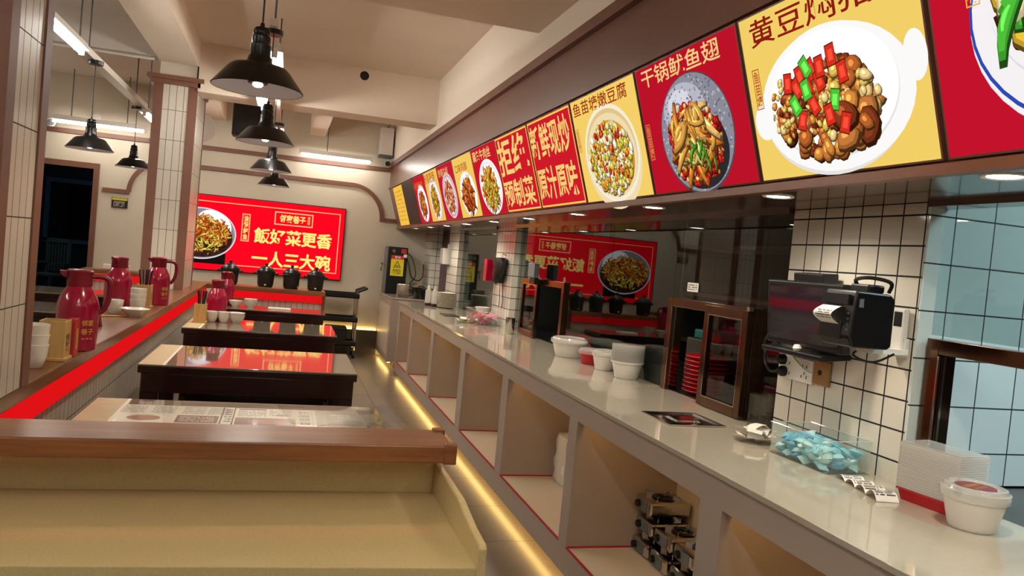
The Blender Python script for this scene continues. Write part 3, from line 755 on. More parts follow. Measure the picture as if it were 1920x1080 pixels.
tag(obj('hanger_rod', MB().tube([(-.155, 4.75, 2.68), (-.155, 4.75, 3.11)], .006, 6), GREYP), 'thin rod holding the short trunking above the second pendant', 'rod')
b = MB()
for x, y, z0 in ((-1.47, 6.35, 2.68), (-1.47, 8.2, 2.68)): b = MB().tube([(x, y, z0), (x, y, 3.21)], .006, 6); tag(obj('hanger_rod', b, GREYP), 'thin rod holding the side room trunking, %s' % ('nearer one' if y < 7 else 'farther one'), 'rod')
tag(obj('conduit', MB().tube([(-2.6, 7.38, 2.9), (-1.2, 7.38, 2.9)], .012, 8), WHITE), 'white conduit pipe running across the side room below the beam', 'pipe')

def make_pendant(label, p, top):
    t = thing('pendant_lamp', label, 'pendant lamp', p, 0, 'black pendant lamps')
    b = MB().lathe([(.16, 0), (.162, .003), (.108, .072), (.095, .083), (.052, .092), (.045, .1), (.04, .118)], 40, close=False); obj('shade', b, BLACKM, t, True)
    b = MB().lathe([(.158, .001), (.105, .069), (.09, .078), (.04, .086), (.03, .086)], 40, close=False); obj('shade_lining', b, WHITEIN, t, True)
    pr = [(.04, .112), (.036, .125), (.036, .16), (.031, .163), (.033, .172), (.033, .19), (.028, .194), (.031, .201), (.03, .212), (.024, .222), (.009, .226), (.007, .24)]
    obj('socket_neck', MB().lathe(pr, 24), BLACKM, t, True)
    obj('cord', MB().tube([(0, 0, .235), (0, 0, top-p[2]-.01)], .0035, 6), BLACK, t)
    obj('canopy', MB().lathe([(.05, -.028), (.052, -.02), (.052, 0)], 28, (0, 0, top-p[2])), BLACKM, t, True)
    b = MB().lathe([(.033, .085), (.036, .03), (.034, .022), (.02, .02)], 20, close=False); obj('bulb_collar', b, BLACK, t, True)
    obj('bulb', MB().lathe([(.001, .009), (.012, .01), (.018, .015), (.019, .024)], 20), em('fff6e8', BULB), t, True)
    l = bpy.data.lights.new('bulb_glow', 'SPOT'); l.energy = 20; l.color = (1, .88, .7); l.shadow_soft_size = .02; l.spot_size = R(150); l.spot_blend = .5
    lo = bpy.data.objects.new('bulb_glow', l); COL.objects.link(lo); lo.parent = t; lo.location = (0, 0, .004)
    return t
pd = make_pendant('nearest and largest looking black pendant lamp over the tables', (-.14, 3.0, 1.985), 2.63)
for y, lb in ((4.72, 'second black pendant lamp in the row over the tables'), (6.6, 'third black pendant lamp in the row over the tables'), (8.4, 'farthest black pendant lamp in front of the red screen wall')):
    dup(pd, (-.155, y, 1.995), None, lb)
make_pendant('black pendant lamp in the side room nearer the left tiled pillar', (-1.43, 6.4, 1.98), 2.629)
make_pendant('black pendant lamp in the side room touching the far tiled pillar edge', (-1.505, 8.5, 2.025), 2.629)

# upper wall fittings
t = thing('loudspeaker', 'tall black loudspeaker box hung high behind the pendants', 'loudspeaker', (-.48, 9.1, 2.5))
obj('cabinet', MB().box(-.17, .17, -.12, .12, .04, .48), SPEAKER, t, bev=.01)
obj('grille', MB().box(-.15, .15, -.125, -.12, .07, .45), BLACK, t)
obj('bracket', MB().box(-.02, .02, -.02, .02, .48, .68), BLACK, t)
obj('cable', MB().tube([(-.1, 0, .045), (-.06, -.05, .03), (.02, -.04, .04), (.1, 0, .025), (.17, .02, .05), (.22, .2, .06)], .006, 6), BLACK, t)
t = thing('electrical_box', 'grey white electrical box hanging high in the right back corner', 'electrical box', (1.19, 10.5, 2.7))
obj('box_body', MB().box(-.085, .085, -.08, .1, 0, .36), WHITE, t, bev=.006)
obj('door_panel', MB().box(-.075, .075, -.084, -.08, .02, .34), CEILL, t)
obj('bracket', MB().box(-.09, .09, -.1, .1, -.03, 0), GREYP, t)
obj('cable', MB().tube([(.0, 0, .36), (.02, -.5, .41), (.08, -1.5, .36), (.06, -2.6, .2), (.09, -2.72, .06)], .008, 6), GREYP, t)
t = thing('security_camera', 'small white security camera with black lens under the electrical box', 'camera', (1.235, 10.4, 2.6))
obj('bracket', MB().box(-.03, .03, .0, .24, -.02, .02), WHITE, t, bev=.004)
obj('housing', MB().tube([(0, 0.06, 0), (-.02, -.06, -.02)], .045, 16), WHITE, t, True)
obj('lens', MB().tube([(-.019, -.055, -.02), (-.024, -.075, -.024)], .034, 16), BLACK, t, True)
t = thing('security_camera', 'small white security camera on the back wall above the doorway', 'camera', (-2.78, 10.45, 2.6))
obj('bracket', MB().box(-.03, .03, .0, .2, -.02, .02), WHITE, t, bev=.004)
obj('housing', MB().tube([(0, 0.06, 0), (.03, -.06, -.02)], .05, 16), WHITE, t, True)
obj('lens', MB().tube([(.031, -.055, -.02), (.037, -.075, -.024)], .034, 16), GREYP, t, True)
def wall_fan(label, p, rz, nm='wall_fan', cat='fan', s=1):
    t = thing(nm, label, cat, p, rz); t.scale = (s, s, s)
    b = MB()
    for r in (.03, .06, .09, .12, .14): b.tube([(r*cos(i*pi/16), -.05, r*sin(i*pi/16)) for i in range(33)], .004, 6)
    obj('grille', b, WHITE, t, True)
    obj('back_shell', MB().lathe([(.142, -.05), (.14, 0), (.1, .03), (.04, .05)], 32).xf(Matrix.Rotation(R(90), 4, 'X').inverted()), CEILL, t, True)
    obj('hub', MB().lathe([(.03, -.06), (.03, -.02)], 16).xf(Matrix.Rotation(R(90), 4, 'X').inverted()), WHITE, t, True)
    obj('arm', MB().box(-.02, .02, .02, .16, -.02, .02), WHITE, t)
wall_fan('round white wall fan on the far side of the tiled pillar', (-.90, 8.32, 2.48), R(20))
wall_fan('small round white vent high above the doorway behind a pendant', (-2.31, 10.6, 2.72), 0, 'round_vent', 'vent', .35)
tag(obj('wall_hole', MB().lathe([(.035, -.002), (.042, .0), (.042, .03)], 24).xf(Matrix.Translation((.585, 7.399, 3.04)) @ Matrix.Rotation(R(-90), 4, 'X')), BLACK), 'small round black pipe hole in the ceiling beam', 'hole')

# ------------------------------------------------------------------ tables and benches
def make_table(label, p, group='dark dining tables in the booth row'):
    t = thing('dining_table', label, 'table', p, 0, group)
    obj('tabletop', MB().box(-.555, .555, -.39, .39, .742, .75), TABLETOP, t, bev=.002)
    obj('end_panel', MB().box(-.553, -.44, -.388, .388, .7498, .7506), TABLEEND, t)  # beige band along the left end of the top
    obj('white_strip', MB().box(-.44, -.427, -.388, .388, .7498, .7508), WHITESTRIP, t)  # thin white strip at the inner edge of the beige band
    obj('top_frame', MB().box(-.555, .555, -.39, .39, .705, .7418), TABLEW, t, bev=.004)
    b = MB(); b.box(-.535, .535, -.385, -.345, .605, .705); b.box(-.535, .535, .345, .375, .605, .705); b.box(-.535, -.505, -.345, .345, .605, .705); b.box(.505, .535, -.345, .345, .605, .705)
    obj('apron', b, TABLEW, t, bev=.003)
    for x in (-.5, .5):
        for y in (-.34, .34): obj('leg', MB().box(x-.04, x+.04, y-.035, y+.035, 0, .705), TABLEW, t, bev=.004)
    return t
tb = make_table('nearest dark dining table with printed menu sheets under its glossy top', (-.115, 3.03, 0))
tb2 = dup(tb, (-.115, 4.69, 0), None, 'second dark dining table with an empty glossy top mirroring the red screen')
dup(tb, (-.115, 6.43, 0), None, 'third dark dining table with chopstick box, cups and bowls')
far_t = dup(tb, (-.115, 8.09, 0), None, 'farthest dark dining table in front of the half wall with pots')
far_t.scale = (1, .62, 1)
dup(tb, (-2.1, 6.9, 0), None, 'dark dining table in the side room beyond the long ledge, nearer one')
dup(tb, (-2.1, 8.6, 0), None, 'dark dining table in the side room near the doorway')
def make_bench(label, p):
    t = thing('dining_bench', label, 'bench', p, 0, 'dark benches between the tables')
    obj('seat', MB().box(-.45, .45, -.15, .15, .42, .465), TABLEW, t, bev=.005)
    obj('apron', MB().box(-.42, .42, -.12, .12, .35, .42), TABLEW, t)
    for x in (-.4, .4):
        for y in (-.11, .11): obj('leg', MB().box(x-.022, x+.022, y-.022, y+.022, 0, .35), TABLEW, t)
    return t
bn = make_bench('dark bench tucked behind the nearest dining table', (-.1, 3.62, 0))
for y, lb in ((4.12, 'dark bench tucked in front of the second dining table'), (5.28, 'dark bench behind the second dining table'), (5.84, 'dark bench in front of the third dining table'), (7.03, 'dark bench behind the third dining table'), (7.6, 'dark bench in front of the farthest dining table')):
    dup(bn, (-.1, y, 0), None, lb)
# printed sheets on the nearest table
MENUP = pbr('menu_paper', 'ece8d6', .35, coat=.8); MENUI = pbr('menu_ink', '4d4a42', .4, coat=.8); MENUR = pbr('menu_maroon', '6a2a2c', .35, coat=.8); MENUF = pbr('menu_food_tan', 'a8643c', .35, coat=.8); MENUG = pbr('menu_grey_photo', '8d8f86', .3, coat=.8)
def sheet(label, cx, cy, w, h, build):
    t = thing('menu_sheet', label, 'menu sheet', (cx, cy, .7502), 0, 'menu sheets on the nearest table')
    b = MB(); b.box(-w/2, w/2, -h/2, h/2, 0, .0006); obj('paper', b, MENUP, t)
    b = MB(); build(b, w, h); obj('print', b, [MENUI, MENUR, MENUF, MENUG, MENUP], t)
def sh1(b, w, h):
    z = .0008
    for i, x0 in enumerate((-.48, -.22, .05, .27)): bars(b, w*x0, w*(x0+.2), .02*h, .46*h, z, 0, 9, .42, 70+i)
    b.rect(.02*w, .38*w, -.46*h, -.06*h, z, 1); bars(b, .05*w, .35*w, -.42*h, -.1*h, z+.0002, 4, 5, .4, 75)
    b.ell(-.25*w, -.25*h, .14*w, .15*h, z, 2); b.rect(.395*w, .41*w, -.48*h, .48*h, z, 0); bars(b, .425*w, .49*w, -.4*h, .4*h, z, 0, 6, .6, 76)
def sh2(b, w, h):
    z = .0008
    b.rect(-.46*w, -.12*w, .4*h, .46*h, z, 0); bars(b, -.46*w, -.12*w, .0, .36*h, z, 0, 7, .4, 81); bars(b, -.08*w, .2*w, .05*h, .44*h, z, 0, 6, .4, 82)
    b.rect(-.48*w, .24*w, -.48*h, -.08*h, z, 1); b.ell(-.12*w, -.28*h, .22*w, .13*h, z+.0002, 2); b.ell(.08*w, .1*h, .09*w, .05*h, z+.0002, 2)
    bars(b, .29*w, .42*w, -.42*h, .42*h, z, 0, 4, .7, 83); b.rect(.45*w, .455*w, -.48*h, .48*h, z, 0)
def sh3(b, w, h):
    b.rect(-.5*w, .5*w, -.5*h, .5*h, .0007, 3); b.ell(.15*w, -.22*h, .3*w, .2*h, .0009, 1); b.ell(-.25*w, -.25*h, .2*w, .14*h, .0009, 2); bars(b, -.4*w, .15*w, .1*h, .4*h, .0009, 4, 2, .6, 85)
sheet('cream printed menu sheet left of the other on the nearest table', -.345, 3.16, .41, .3, sh1)
sheet('cream printed menu sheet with large handwriting column on the nearest table', .02, 3.155, .31, .3, sh2)
sheet('small grey photo flyer near the right end of the nearest table', .29, 3.14, .15, .24, sh3)
b = MB(); n = 10
pr = [(.02, 3.4, .7535), (.2, 3.4, .7535), (.33, 3.39, .7535), (.40, 3.37, .757), (.44, 3.35, .768), (.455, 3.33, .785)]
for (x, y, z), (x2, y2, z2) in zip(pr, pr[1:]): b.face([(x, y, z), (x2, y2, z2), (x2+.06, y2-.36, z2-(.0 if z2 < .76 else .012)), (x+.06, y-.36, z-(.0 if z < .76 else .012))])
tag(obj('plastic_film', b, FILM, smooth=True), 'clear plastic film with a curled corner on the nearest table', 'plastic film')

# ------------------------------------------------------------------ table ware
def wrap(mb, body, r, a0, wd, z0, z1, off=.012):
    """characters on a cylinder of radius r centred on angle a0"""
    k = len(mb.v); put_text(mb, body, -wd/2, wd/2, z0, z1, 0, 0, off)
    mb.v[k:] = [(r*cos(a0+x/r), r*sin(a0+x/r), y) for x, y, _ in mb.v[k:]]
def make_thermos(label, p, rz, lettered=True):
    t = thing('thermos_jug', label, 'thermos jug', p, rz, 'red thermos jugs')
    pr = [(.07, 0), (.076, .004), (.077, .02), (.079, .17), (.077, .19), (.068, .222), (.052, .25), (.045, .262)]
    obj('body', MB().lathe(pr, 40), REDP, t, True)
    pr = [(.046, .262), (.048, .268), (.046, .31), (.05, .316), (.05, .326), (.044, .331), (.01, .333)]
    obj('lid', MB().lathe(pr, 32), REDD, t, True)
    obj('spout', MB().prism([(-.045, .29), (-.045, .324), (-.075, .324), (-.07, .306)], 'y', -.014, .014), REDD, t, bev=.003)
    pts = [(.044, 0, .305), (.075, 0, .306), (.1, 0, .298), (.112, 0, .275), (.112, 0, .235), (.105, 0, .195), (.09, 0, .165), (.077, 0, .155)]
    obj('handle', MB().tube(pts, .011, 10), REDD, t, True)
    if lettered:
        b = MB(); a = R(-60)-rz*0
        wrap(b, '邻家', .0798, a, .05, .105, .13); wrap(b, '巷子', .0798, a, .05, .07, .095); wrap(b, '湘 菜 馆', .0798, a, .045, .05, .057); obj('gold_lettering', b, GOLD, t)
    return t
th = make_thermos('large red thermos jug on the ledge nearest the left pillar', (-.795, 3.56, .92), R(12))
for p, rz, lb in (((-.82, 5.83, .92), 15, 'red thermos jug on the ledge behind the chopstick box'), ((-.975, 5.33, .92), 80, 'red thermos jug partly hidden behind the cup stack on the ledge'),
                  ((-.49, 6.66, .75), 70, 'red thermos jug on the third table behind the chopstick box'), ((-.525, 8.22, .75), 60, 'red thermos jug on the farthest table'), ((-2.3, 6.75, .75), 40, 'red thermos jug on a table in the side room')):
    dup(th, p, R(rz), lb)
def make_box(label, p, rz=0, letter=True, packet=True):
    t = thing('chopstick_box', label, 'chopstick box', p, rz, 'bamboo chopstick boxes')
    b = MB(); w, d, h, k = .044, .045, .15, .006
    b.box(-w, w, -d, -d+k, .012, h); b.box(-w, w, d-k, d, .012, h); b.box(-w, -w+k, -d+k, d-k, .012, h); b.box(w-k, w, -d+k, d-k, .012, h); b.box(-w+k, w-k, -d+k, d-k, .012, .02)
    obj('box_body', b, BAMBOO, t, bev=.001)
    obj('base', MB().box(-w-.006, w+.008, -d-.006, d+.006, 0, .012), BAMBOO, t, bev=.002)
    b = MB(); put_text(b, '邻家\n巷子', -.024, .024, .05, .1, 0, 0, .01); put_text(b, '湘菜馆', -.02, .02, .036, .043, 0, 0, 0)
    b.xf(Matrix(((0, 0, 1, w+.0006), (1, 0, 0, 0), (0, 1, 0, 0), (0, 0, 0, 1)))); obj('lettering', b, BROWNPR, t)
    return t
bx = make_box('bamboo chopstick box without chopsticks on the ledge nearest the left pillar', (-.803, 3.275, .92))
bxs = [bx]
for p, lb in (((-.865, 5.6, .92), 'bamboo box full of black chopsticks on the ledge'), ((-.585, 6.43, .75), 'bamboo box full of black chopsticks on the third table'), ((-.61, 8.05, .75), 'bamboo chopstick box on the farthest table')):
    bxs.append(dup(bx, p, None, lb))
def packet(label, p, h=.15):
    t = thing('napkin_packet', label, 'napkin packet', p, 0)
    obj('packet', MB().box(-.016, .016, -.032, .032, 0, h), REDPACK, t, bev=.003)
    b = MB().box(-.0166, -.016, -.02, .02, .02, h-.02); bars(b, -.02, .02, .03, h-.03, 0, 0, 6, .5, 4)
    obj('print', MB().box(.0161, .0165, -.012, .012, .03, h-.04), GOLD, t)
packet('red napkin packet standing beside the empty chopstick box', (-.764, 3.366, .92))
packet('red napkin packet at the chopstick box on the third table', (-.585, 6.518, .75), .1)
rg = random.Random(4)
ch0 = None
for bi, where in ((1, 'on the ledge'), (2, 'on the third table'), (3, 'on the farthest table')):
    p = bxs[bi].location
    for i in range(12):
        a = rg.uniform(0, 2*pi); q = rg.uniform(.005, .028); tl = rg.uniform(.05, .22)
        if ch0 is None: ch0 = obj('chopstick', MB().lathe([(.0025, 0), (.0042, .225), (.003, .228)], 8), BLACK, smooth=True); c = ch0
        else: c = ch0.copy(); COL.objects.link(c)
        c.location = (p.x+q*cos(a)*.6, p.y+q*sin(a)*.6, p.z+.022); c.rotation_euler = (-sin(a)*tl*.8, cos(a)*tl*.8, 0)
        tag(c, 'black chopstick standing in the bamboo box '+where, 'chopstick', 'black chopsticks standing in the box '+where)
tag(obj('chopstick', MB().tube([(-.966, 4.846, .925), (-.849, 4.931, .925)], .005, 8), BAMBOO), 'pale wooden chopstick lying on the ledge', 'chopstick')
def lathe_thing(name, label, cat, prof, mat, p, group=None, n=32, sx=1, sy=1):
    o = obj(name, MB().lathe(prof, n, sx=sx, sy=sy, close=False), mat, smooth=True); o.location = p; return tag(o, label, cat, group)
def clone(o, p, label=None, group=None, rz=None):
    c = o.copy(); COL.objects.link(c); c.location = p
    if label: c['label'] = label
    if group: c['group'] = group
    if rz is not None: c.rotation_euler = (0, 0, rz)
    return c
CUP = [(.001, .002), (.024, .0), (.03, .004), (.042, .04), (.047, .085), (.0445, .086), (.039, .042), (.027, .009), (.001, .008)]
BOWL = [(.001, .003), (.03, .0), (.034, .006), (.055, .022), (.083, .048), (.08, .049), (.052, .027), (.03, .011), (.001, .01)]
RBOWL = [(.001, .003), (.03, .0), (.033, .008), (.055, .03), (.066, .06), (.063, .061), (.052, .033), (.03, .013), (.001, .012)]
cup = lathe_thing('tea_cup', 'lowest white cup of the stack of three beside the left pillar', 'cup', CUP, PORC, (-.815, 3.07, .92), 'white cups stacked beside the left pillar')
clone(cup, (-.815, 3.07, .955), 'middle white cup of the stack of three beside the left pillar'); clone(cup, (-.815, 3.07, .99), 'top white cup of the stack of three beside the left pillar')
g = 'white cups stacked on the ledge by the chopsticks'
for i, lb in enumerate(('lowest', 'middle', 'top')): clone(cup, (-.835, 5.2, .92+.033*i), lb+' white cup of the stack behind the wide bowl on the ledge', g)
clone(cup, (-.935, 5.06, .92), 'single white cup on the ledge left of the wide bowl', 'loose white cups')
wb = lathe_thing('wide_bowl', 'wide white bowl on the ledge in front of the cup stack', 'bowl', BOWL, PORC, (-.81, 4.97, .92))
clone(cup, (-.507, 6.53, .75), 'left one of two white cups on the third table', 'white cups on the third table'); clone(cup, (-.42, 6.545, .75), 'white cup beside the bowl stack on the third table', 'white cups on the third table')
rb = lathe_thing('rice_bowl', 'lower white bowl of the pair stacked on the third table', 'bowl', RBOWL, PORC, (-.325, 6.58, .75), 'white bowls on the third table')
clone(rb, (-.325, 6.58, .772), 'upper white bowl of the pair stacked on the third table')
g = 'white bowls on the farthest table'
clone(rb, (-.42, 8.1, .75), 'white bowl left of the stack on the farthest table', g); clone(rb, (-.28, 8.13, .75), 'lower white bowl of the stack on the farthest table', g); clone(rb, (-.28, 8.13, .772), 'upper white bowl of the stack on the farthest table', g)
o = obj('napkin', MB().box(-.11, .11, -.07, .07, 0, .012), PAPER, bev=.004); o.location = (0, 8.12, .75); tag(o, 'flat white napkin pile right of the bowls on the farthest table', 'napkin')
lathe_thing('tapered_jar', 'dark red tapered jar on the ledge behind the large thermos', 'jar', [(.001, .0), (.055, 0), (.055, .005), (.03, .12), (.02, .13), (.001, .13)], REDD, (-.92, 4.4, .92))
tag(obj('folded_cloth', MB().box(-.14, .14, -.05, .05, 0, .06), WHITE, bev=.01, loc=(-1.86, 9.97, .921)), 'folded white cloth on the ledge by the doorway', 'cloth')
# clay pots
def make_pot(label, p):
    t = thing('clay_pot', label, 'pot', p, 0, 'black clay pots on the far half wall')
    obj('body', MB().lathe([(.001, 0), (.085, 0), (.1, .03), (.105, .11), (.112, .16), (.118, .165), (.118, .175), (.1, .175)], 32, close=False), DARKM, t, True)
    obj('lid', MB().lathe([(.115, .176), (.112, .184), (.085, .21), (.045, .23), (.02, .235)], 32), BLACKM, t, True)
    obj('knob', MB().lathe([(.014, .23), (.014, .245), (.024, .252), (.024, .262), (.01, .265)], 16), DARKM, t, True)
    for s_ in (-1, 1): obj('handle', MB().tube([(s_*.108, -.035, .15), (s_*.14, -.03, .155), (s_*.148, 0, .157), (s_*.14, .03, .155), (s_*.108, .035, .15)], .011, 8), DARKM, t, True)
    obj('label_tag', MB().box(-.012, .012, -.106, -.103, .02, .035), WHITE, t)
    t.scale = (.84, .84, .98)
    return t
pt = make_pot('black clay pot at the left end of the far half wall', (-.54, 8.86, .92))
for x, lb in ((-.17, 'second black clay pot from the left on the far half wall'), (.1, 'third black clay pot from the left on the far half wall'), (.36, 'black clay pot at the right end of the far half wall')):
    dup(pt, (x, 8.87, .92), R(55) if x == .1 else None, lb)
# service trolley
t = thing('service_trolley', 'dark service trolley with steel posts standing by the back wall', 'trolley', (.72, 10.33, 0))
for x in (-.38, .24):
    for y in (-.16, .16): obj('post', MB().tube([(x, y, .1), (x, y, .84 if x < 0 else .88)], .016, 10), STEEL, t, True); obj('caster', MB().lathe([(.05, -.015), (.05, .015)], 16).xf(Matrix.Translation((x, y, .052)) @ Matrix.Rotation(R(90), 4, 'Y')), BLACK, t, True)
for z in (.16, .47, .78):
    b = MB(); b.box(-.4, .26, -.19, .19, z, z+.015); b.box(-.4, .26, -.19, -.175, z, z+.06); b.box(-.4, .26, .175, .19, z, z+.06); b.box(-.4, -.385, -.175, .175, z, z+.06); b.box(.245, .26, -.175, .175, z, z+.06)
    obj('tray', b, BLACK, t, bev=.003)
obj('handle', MB().tube([(.24, -.16, .87), (.33, -.16, .91), (.35, -.1, .915), (.35, .1, .915), (.33, .16, .91), (.24, .16, .87)], .018, 10), BLACK, t, True)
o = obj('tub', MB().box(-.14, .14, -.14, .14, 0, .22), BLACK, bev=.02); o.location = (.72, 10.33, .176); tag(o, 'dark plastic tub on the lowest tray of the trolley', 'tub')
# ==== PART 4 ====
# ------------------------------------------------------------------ things on the long counter
ZC = .8755
def put(o, p, label, cat, group=None, rz=0): o.location = p; o.rotation_euler = (0, 0, rz); return tag(o, label, cat, group)
# round tub with lid near the right edge
def round_tub(label, p, r=.08, h=.085, lid=True, sticker=False, body=WHITE, group=None):
    t = thing('round_tub', label, 'takeaway tub', p, .3, group)
    pr = [(.001, 0), (r*.68, 0), (r*.72, .004), (r*.93, h*.86), (r, h*.88), (r*1.02, h), (r*.96, h), (r*.9, h*.86), (r*.68, .008), (.001, .008)]
    obj('tub_body', MB().lathe(pr, 44, close=False), body, t, True)
    if lid: obj('tub_lid', MB().lathe([(r*1.04, h*.9), (r*1.04, h+.012), (r*.97, h+.014), (r*.93, h+.022), (r*.84, h+.024), (r*.8, h+.018), (.001, h+.018)], 44, close=False), MILKY, t, True)
    if sticker:
        st = obj('round_sticker', MB().lathe([(.001, h+.0195), (r*.62, h+.0195)], 40, close=False), pbr('maroon_sticker', '7a2a34', .4), t)
        b = MB(); put_text(b, '邻家巷子', -.036, .036, .002, .018, h+.0199, 0, .01); put_text(b, '湘 菜 馆', -.028, .028, -.018, -.006, h+.0199, 0, 0); obj('sticker_print', b, GOLD, st)
    return t
round_tub('round white takeaway tub with clear lid and maroon sticker near the right edge', (1.752, 1.545, ZC), .078, .088, True, True)
# stack of rectangular tubs
def tray_mesh(w, d, h, th=.0015):
    b = MB(); k = .88
    o_ = [(-w*k, -d*k, 0), (w*k, -d*k, 0), (w*k, d*k, 0), (-w*k, d*k, 0)]; p_ = [(-w, -d, h), (w, -d, h), (w, d, h), (-w, d, h)]; q_ = [(x*1.03, y*1.03, h) for x, y, _ in p_]
    b.face(o_[::-1])
    for i in range(4):
        j = (i+1) % 4; b.face([o_[i], o_[j], p_[j], p_[i]]); b.face([p_[i], p_[j], q_[j], q_[i]]); b.face([q_[i], q_[j], (q_[j][0], q_[j][1], h-.005), (q_[i][0], q_[i][1], h-.005)])
    return b
rt = obj('rectangular_tub', tray_mesh(.056, .09, .034), REDTRAY); put(rt, (1.805, 1.705, ZC), 'red rectangular tub at the bottom of the clear tub stack', 'takeaway tub', None, R(8))
g = 'clear rectangular tubs stacked on the red one'
c0 = obj('rectangular_tub', tray_mesh(.057, .091, .034), MILK2); put(c0, (1.805, 1.705, ZC+.008), 'clear rectangular tub in the tall stack beside the round white tub', 'takeaway tub', g, R(8))
c0['label'] = 'clear rectangular tub, lowest of the clear ones in the tall stack'
for i in range(1, 20): clone(c0, (1.805, 1.705, ZC+.008+.0064*i), 'clear rectangular tub %s in the tall stack on the red tub' % nth(i, 20).rstrip(','))
o = obj('tub_cover', MB().box(-.057, .057, -.091, .091, 0, .004), MILKY, bev=.002); put(o, (1.805, 1.705, ZC+.1638), 'flat clear cover on top of the clear tub stack', 'lid', None, R(8))
# clear box with blue sachets
def clear_box(label, p, w, d, h, rz):
    t = thing('clear_box', label, 'plastic box', p, rz); b = MB(); k = .003
    b.box(-w, w, -d, d, 0, k); obj('box_bottom', b, CLEAR, t)
    b = MB(); f = .95
    for (x0, y0, x1, y1) in ((-w, -d, w, -d), (w, -d, w, d), (w, d, -w, d), (-w, d, -w, -d)):
        b.face([(x0*f, y0*f, k), (x1*f, y1*f, k), (x1, y1, h), (x0, y0, h)])
        b.face([(x0, y0, h), (x1, y1, h), (x1*1.06, y1*1.03, h), (x0*1.06, y0*1.03, h)])
    obj('box_wall', b, FILM2, t)
    obj('box_rim', MB().tube([(-w, -d, h), (w, -d, h), (w, d, h), (-w, d, h), (-w, -d, h)], .0022, 6), MILKY, t); return t
t = clear_box('clear plastic box filled with blue sachets against the white tiled wall', (1.755, 2.155, ZC), .085, .142, .105, R(3))
BL = [pbr('blue_sachet_'+n, c, .45) for n, c in (('a', 'a8e0e6'), ('b', '74c4d6'), ('c', 'c8eeec'), ('d', '58aecb'))]
def pillow(w, d, h):
    b = MB(); n = 4; g_ = []
    for sgn in (1, -1):
        for i in range(n+1):
            for j in range(n+1):
                x, y = -w+2*w*i/n, -d+2*d*j/n; b.v.append((x, y, sgn*h*(1-(x/w)**4)**.5*(1-(y/d)**4)**.5))
    q = (n+1)*(n+1)
    for sgn in (0, 1):
        for i in range(n):
            for j in range(n):
                a = sgn*q+i*(n+1)+j; f = (a, a+n+1, a+n+2, a+1); b.f.append(f if sgn == 0 else f[::-1]); b.m.append(0)
    return b
rg = random.Random(8); protos = [obj('blue_sachet', pillow(.02, .018, .010), m, smooth=True) for m in BL]
k = 0
for lay in range(4):
    for i in range(4):
        for j in range(6):
            if lay == 3 and rg.random() < .45: continue
            P = (1.755+(-.054+.036*i)+rg.uniform(-.008, .008), 2.155+(-.105+.042*j)+rg.uniform(-.01, .01), ZC+.016+.0165*lay+rg.uniform(-.003, .003))
            src = rg.choice(protos) if k > 3 else protos[k]
            o = src if k < 4 else src.copy()
            if k >= 4: COL.objects.link(o)
            o.location = P; o.rotation_euler = (rg.uniform(-.5, .5), rg.uniform(-.5, .5), rg.uniform(0, 6))
            tag(o, 'light blue sachet heaped in the clear box against the white tiled wall', 'sachet', 'blue sachets in the clear box'); k += 1
# clear box with pink sachets farther along
clear_box('milky plastic box of pink sachets in front of the middle tiled pillar', (1.75, 6.64, ZC), .125, .18, .125, R(4))
pinks = [obj('pink_sachet', pillow(.03, .024, .008), pbr('pink_sachet_'+c, c, .4), smooth=True) for c in ('d8294a', 'e88a9a', 'c9c3c8', 'b01c3a')]
k = 0
for lay in range(4):
    for i in range(3):
        for j in range(5):
            P = (1.75-.06+.06*i+rg.uniform(-.012, .012), 6.64-.11+.055*j+rg.uniform(-.012, .012), ZC+.016+.02*lay)
            o = pinks[k] if k < 4 else rg.choice(pinks).copy()
            if k >= 4: COL.objects.link(o)
            o.location = P; o.rotation_euler = (rg.uniform(-.9, .9), rg.uniform(-.9, .9), rg.uniform(0, 6))
            tag(o, 'pink or silver sachet heaped in the milky box by the middle pillar', 'sachet', 'pink sachets in the milky box'); k += 1
# long curled receipt strip
b = MB(); pts = []; L = 60
for i in range(L+1):
    u = i/L; hump = abs(sin(u*pi*4))**.8*.02*(.6+.6*u); pts.append((0, -.125+.25*u, .001+hump))
for p, q in zip(pts, pts[1:]): b.face([(-.033, p[1], p[2]), (.033, p[1], p[2]), (.033, q[1], q[2]), (-.033, q[1], q[2])])
t = thing('receipt_strip', 'long curled strip of four printed receipts beside the blue sachet box', 'receipt', (1.70, 1.865, ZC), R(-14)); t.rotation_euler = (0, 0, R(166))
obj('paper', b, PAPER, t, True)
b = MB()
for qd in range(4):
    bars(b, -.028, .028, -.094+.0625*qd, -.072+.0625*qd, 0, 0, 3, .55, 60+qd)
b.v = [(x, y, .0015+abs(sin(((y+.125)/.25)*pi*4))**.8*.02*(.6+.6*(y+.125)/.25)) for x, y, z in b.v]; obj('print', b, INK, t)
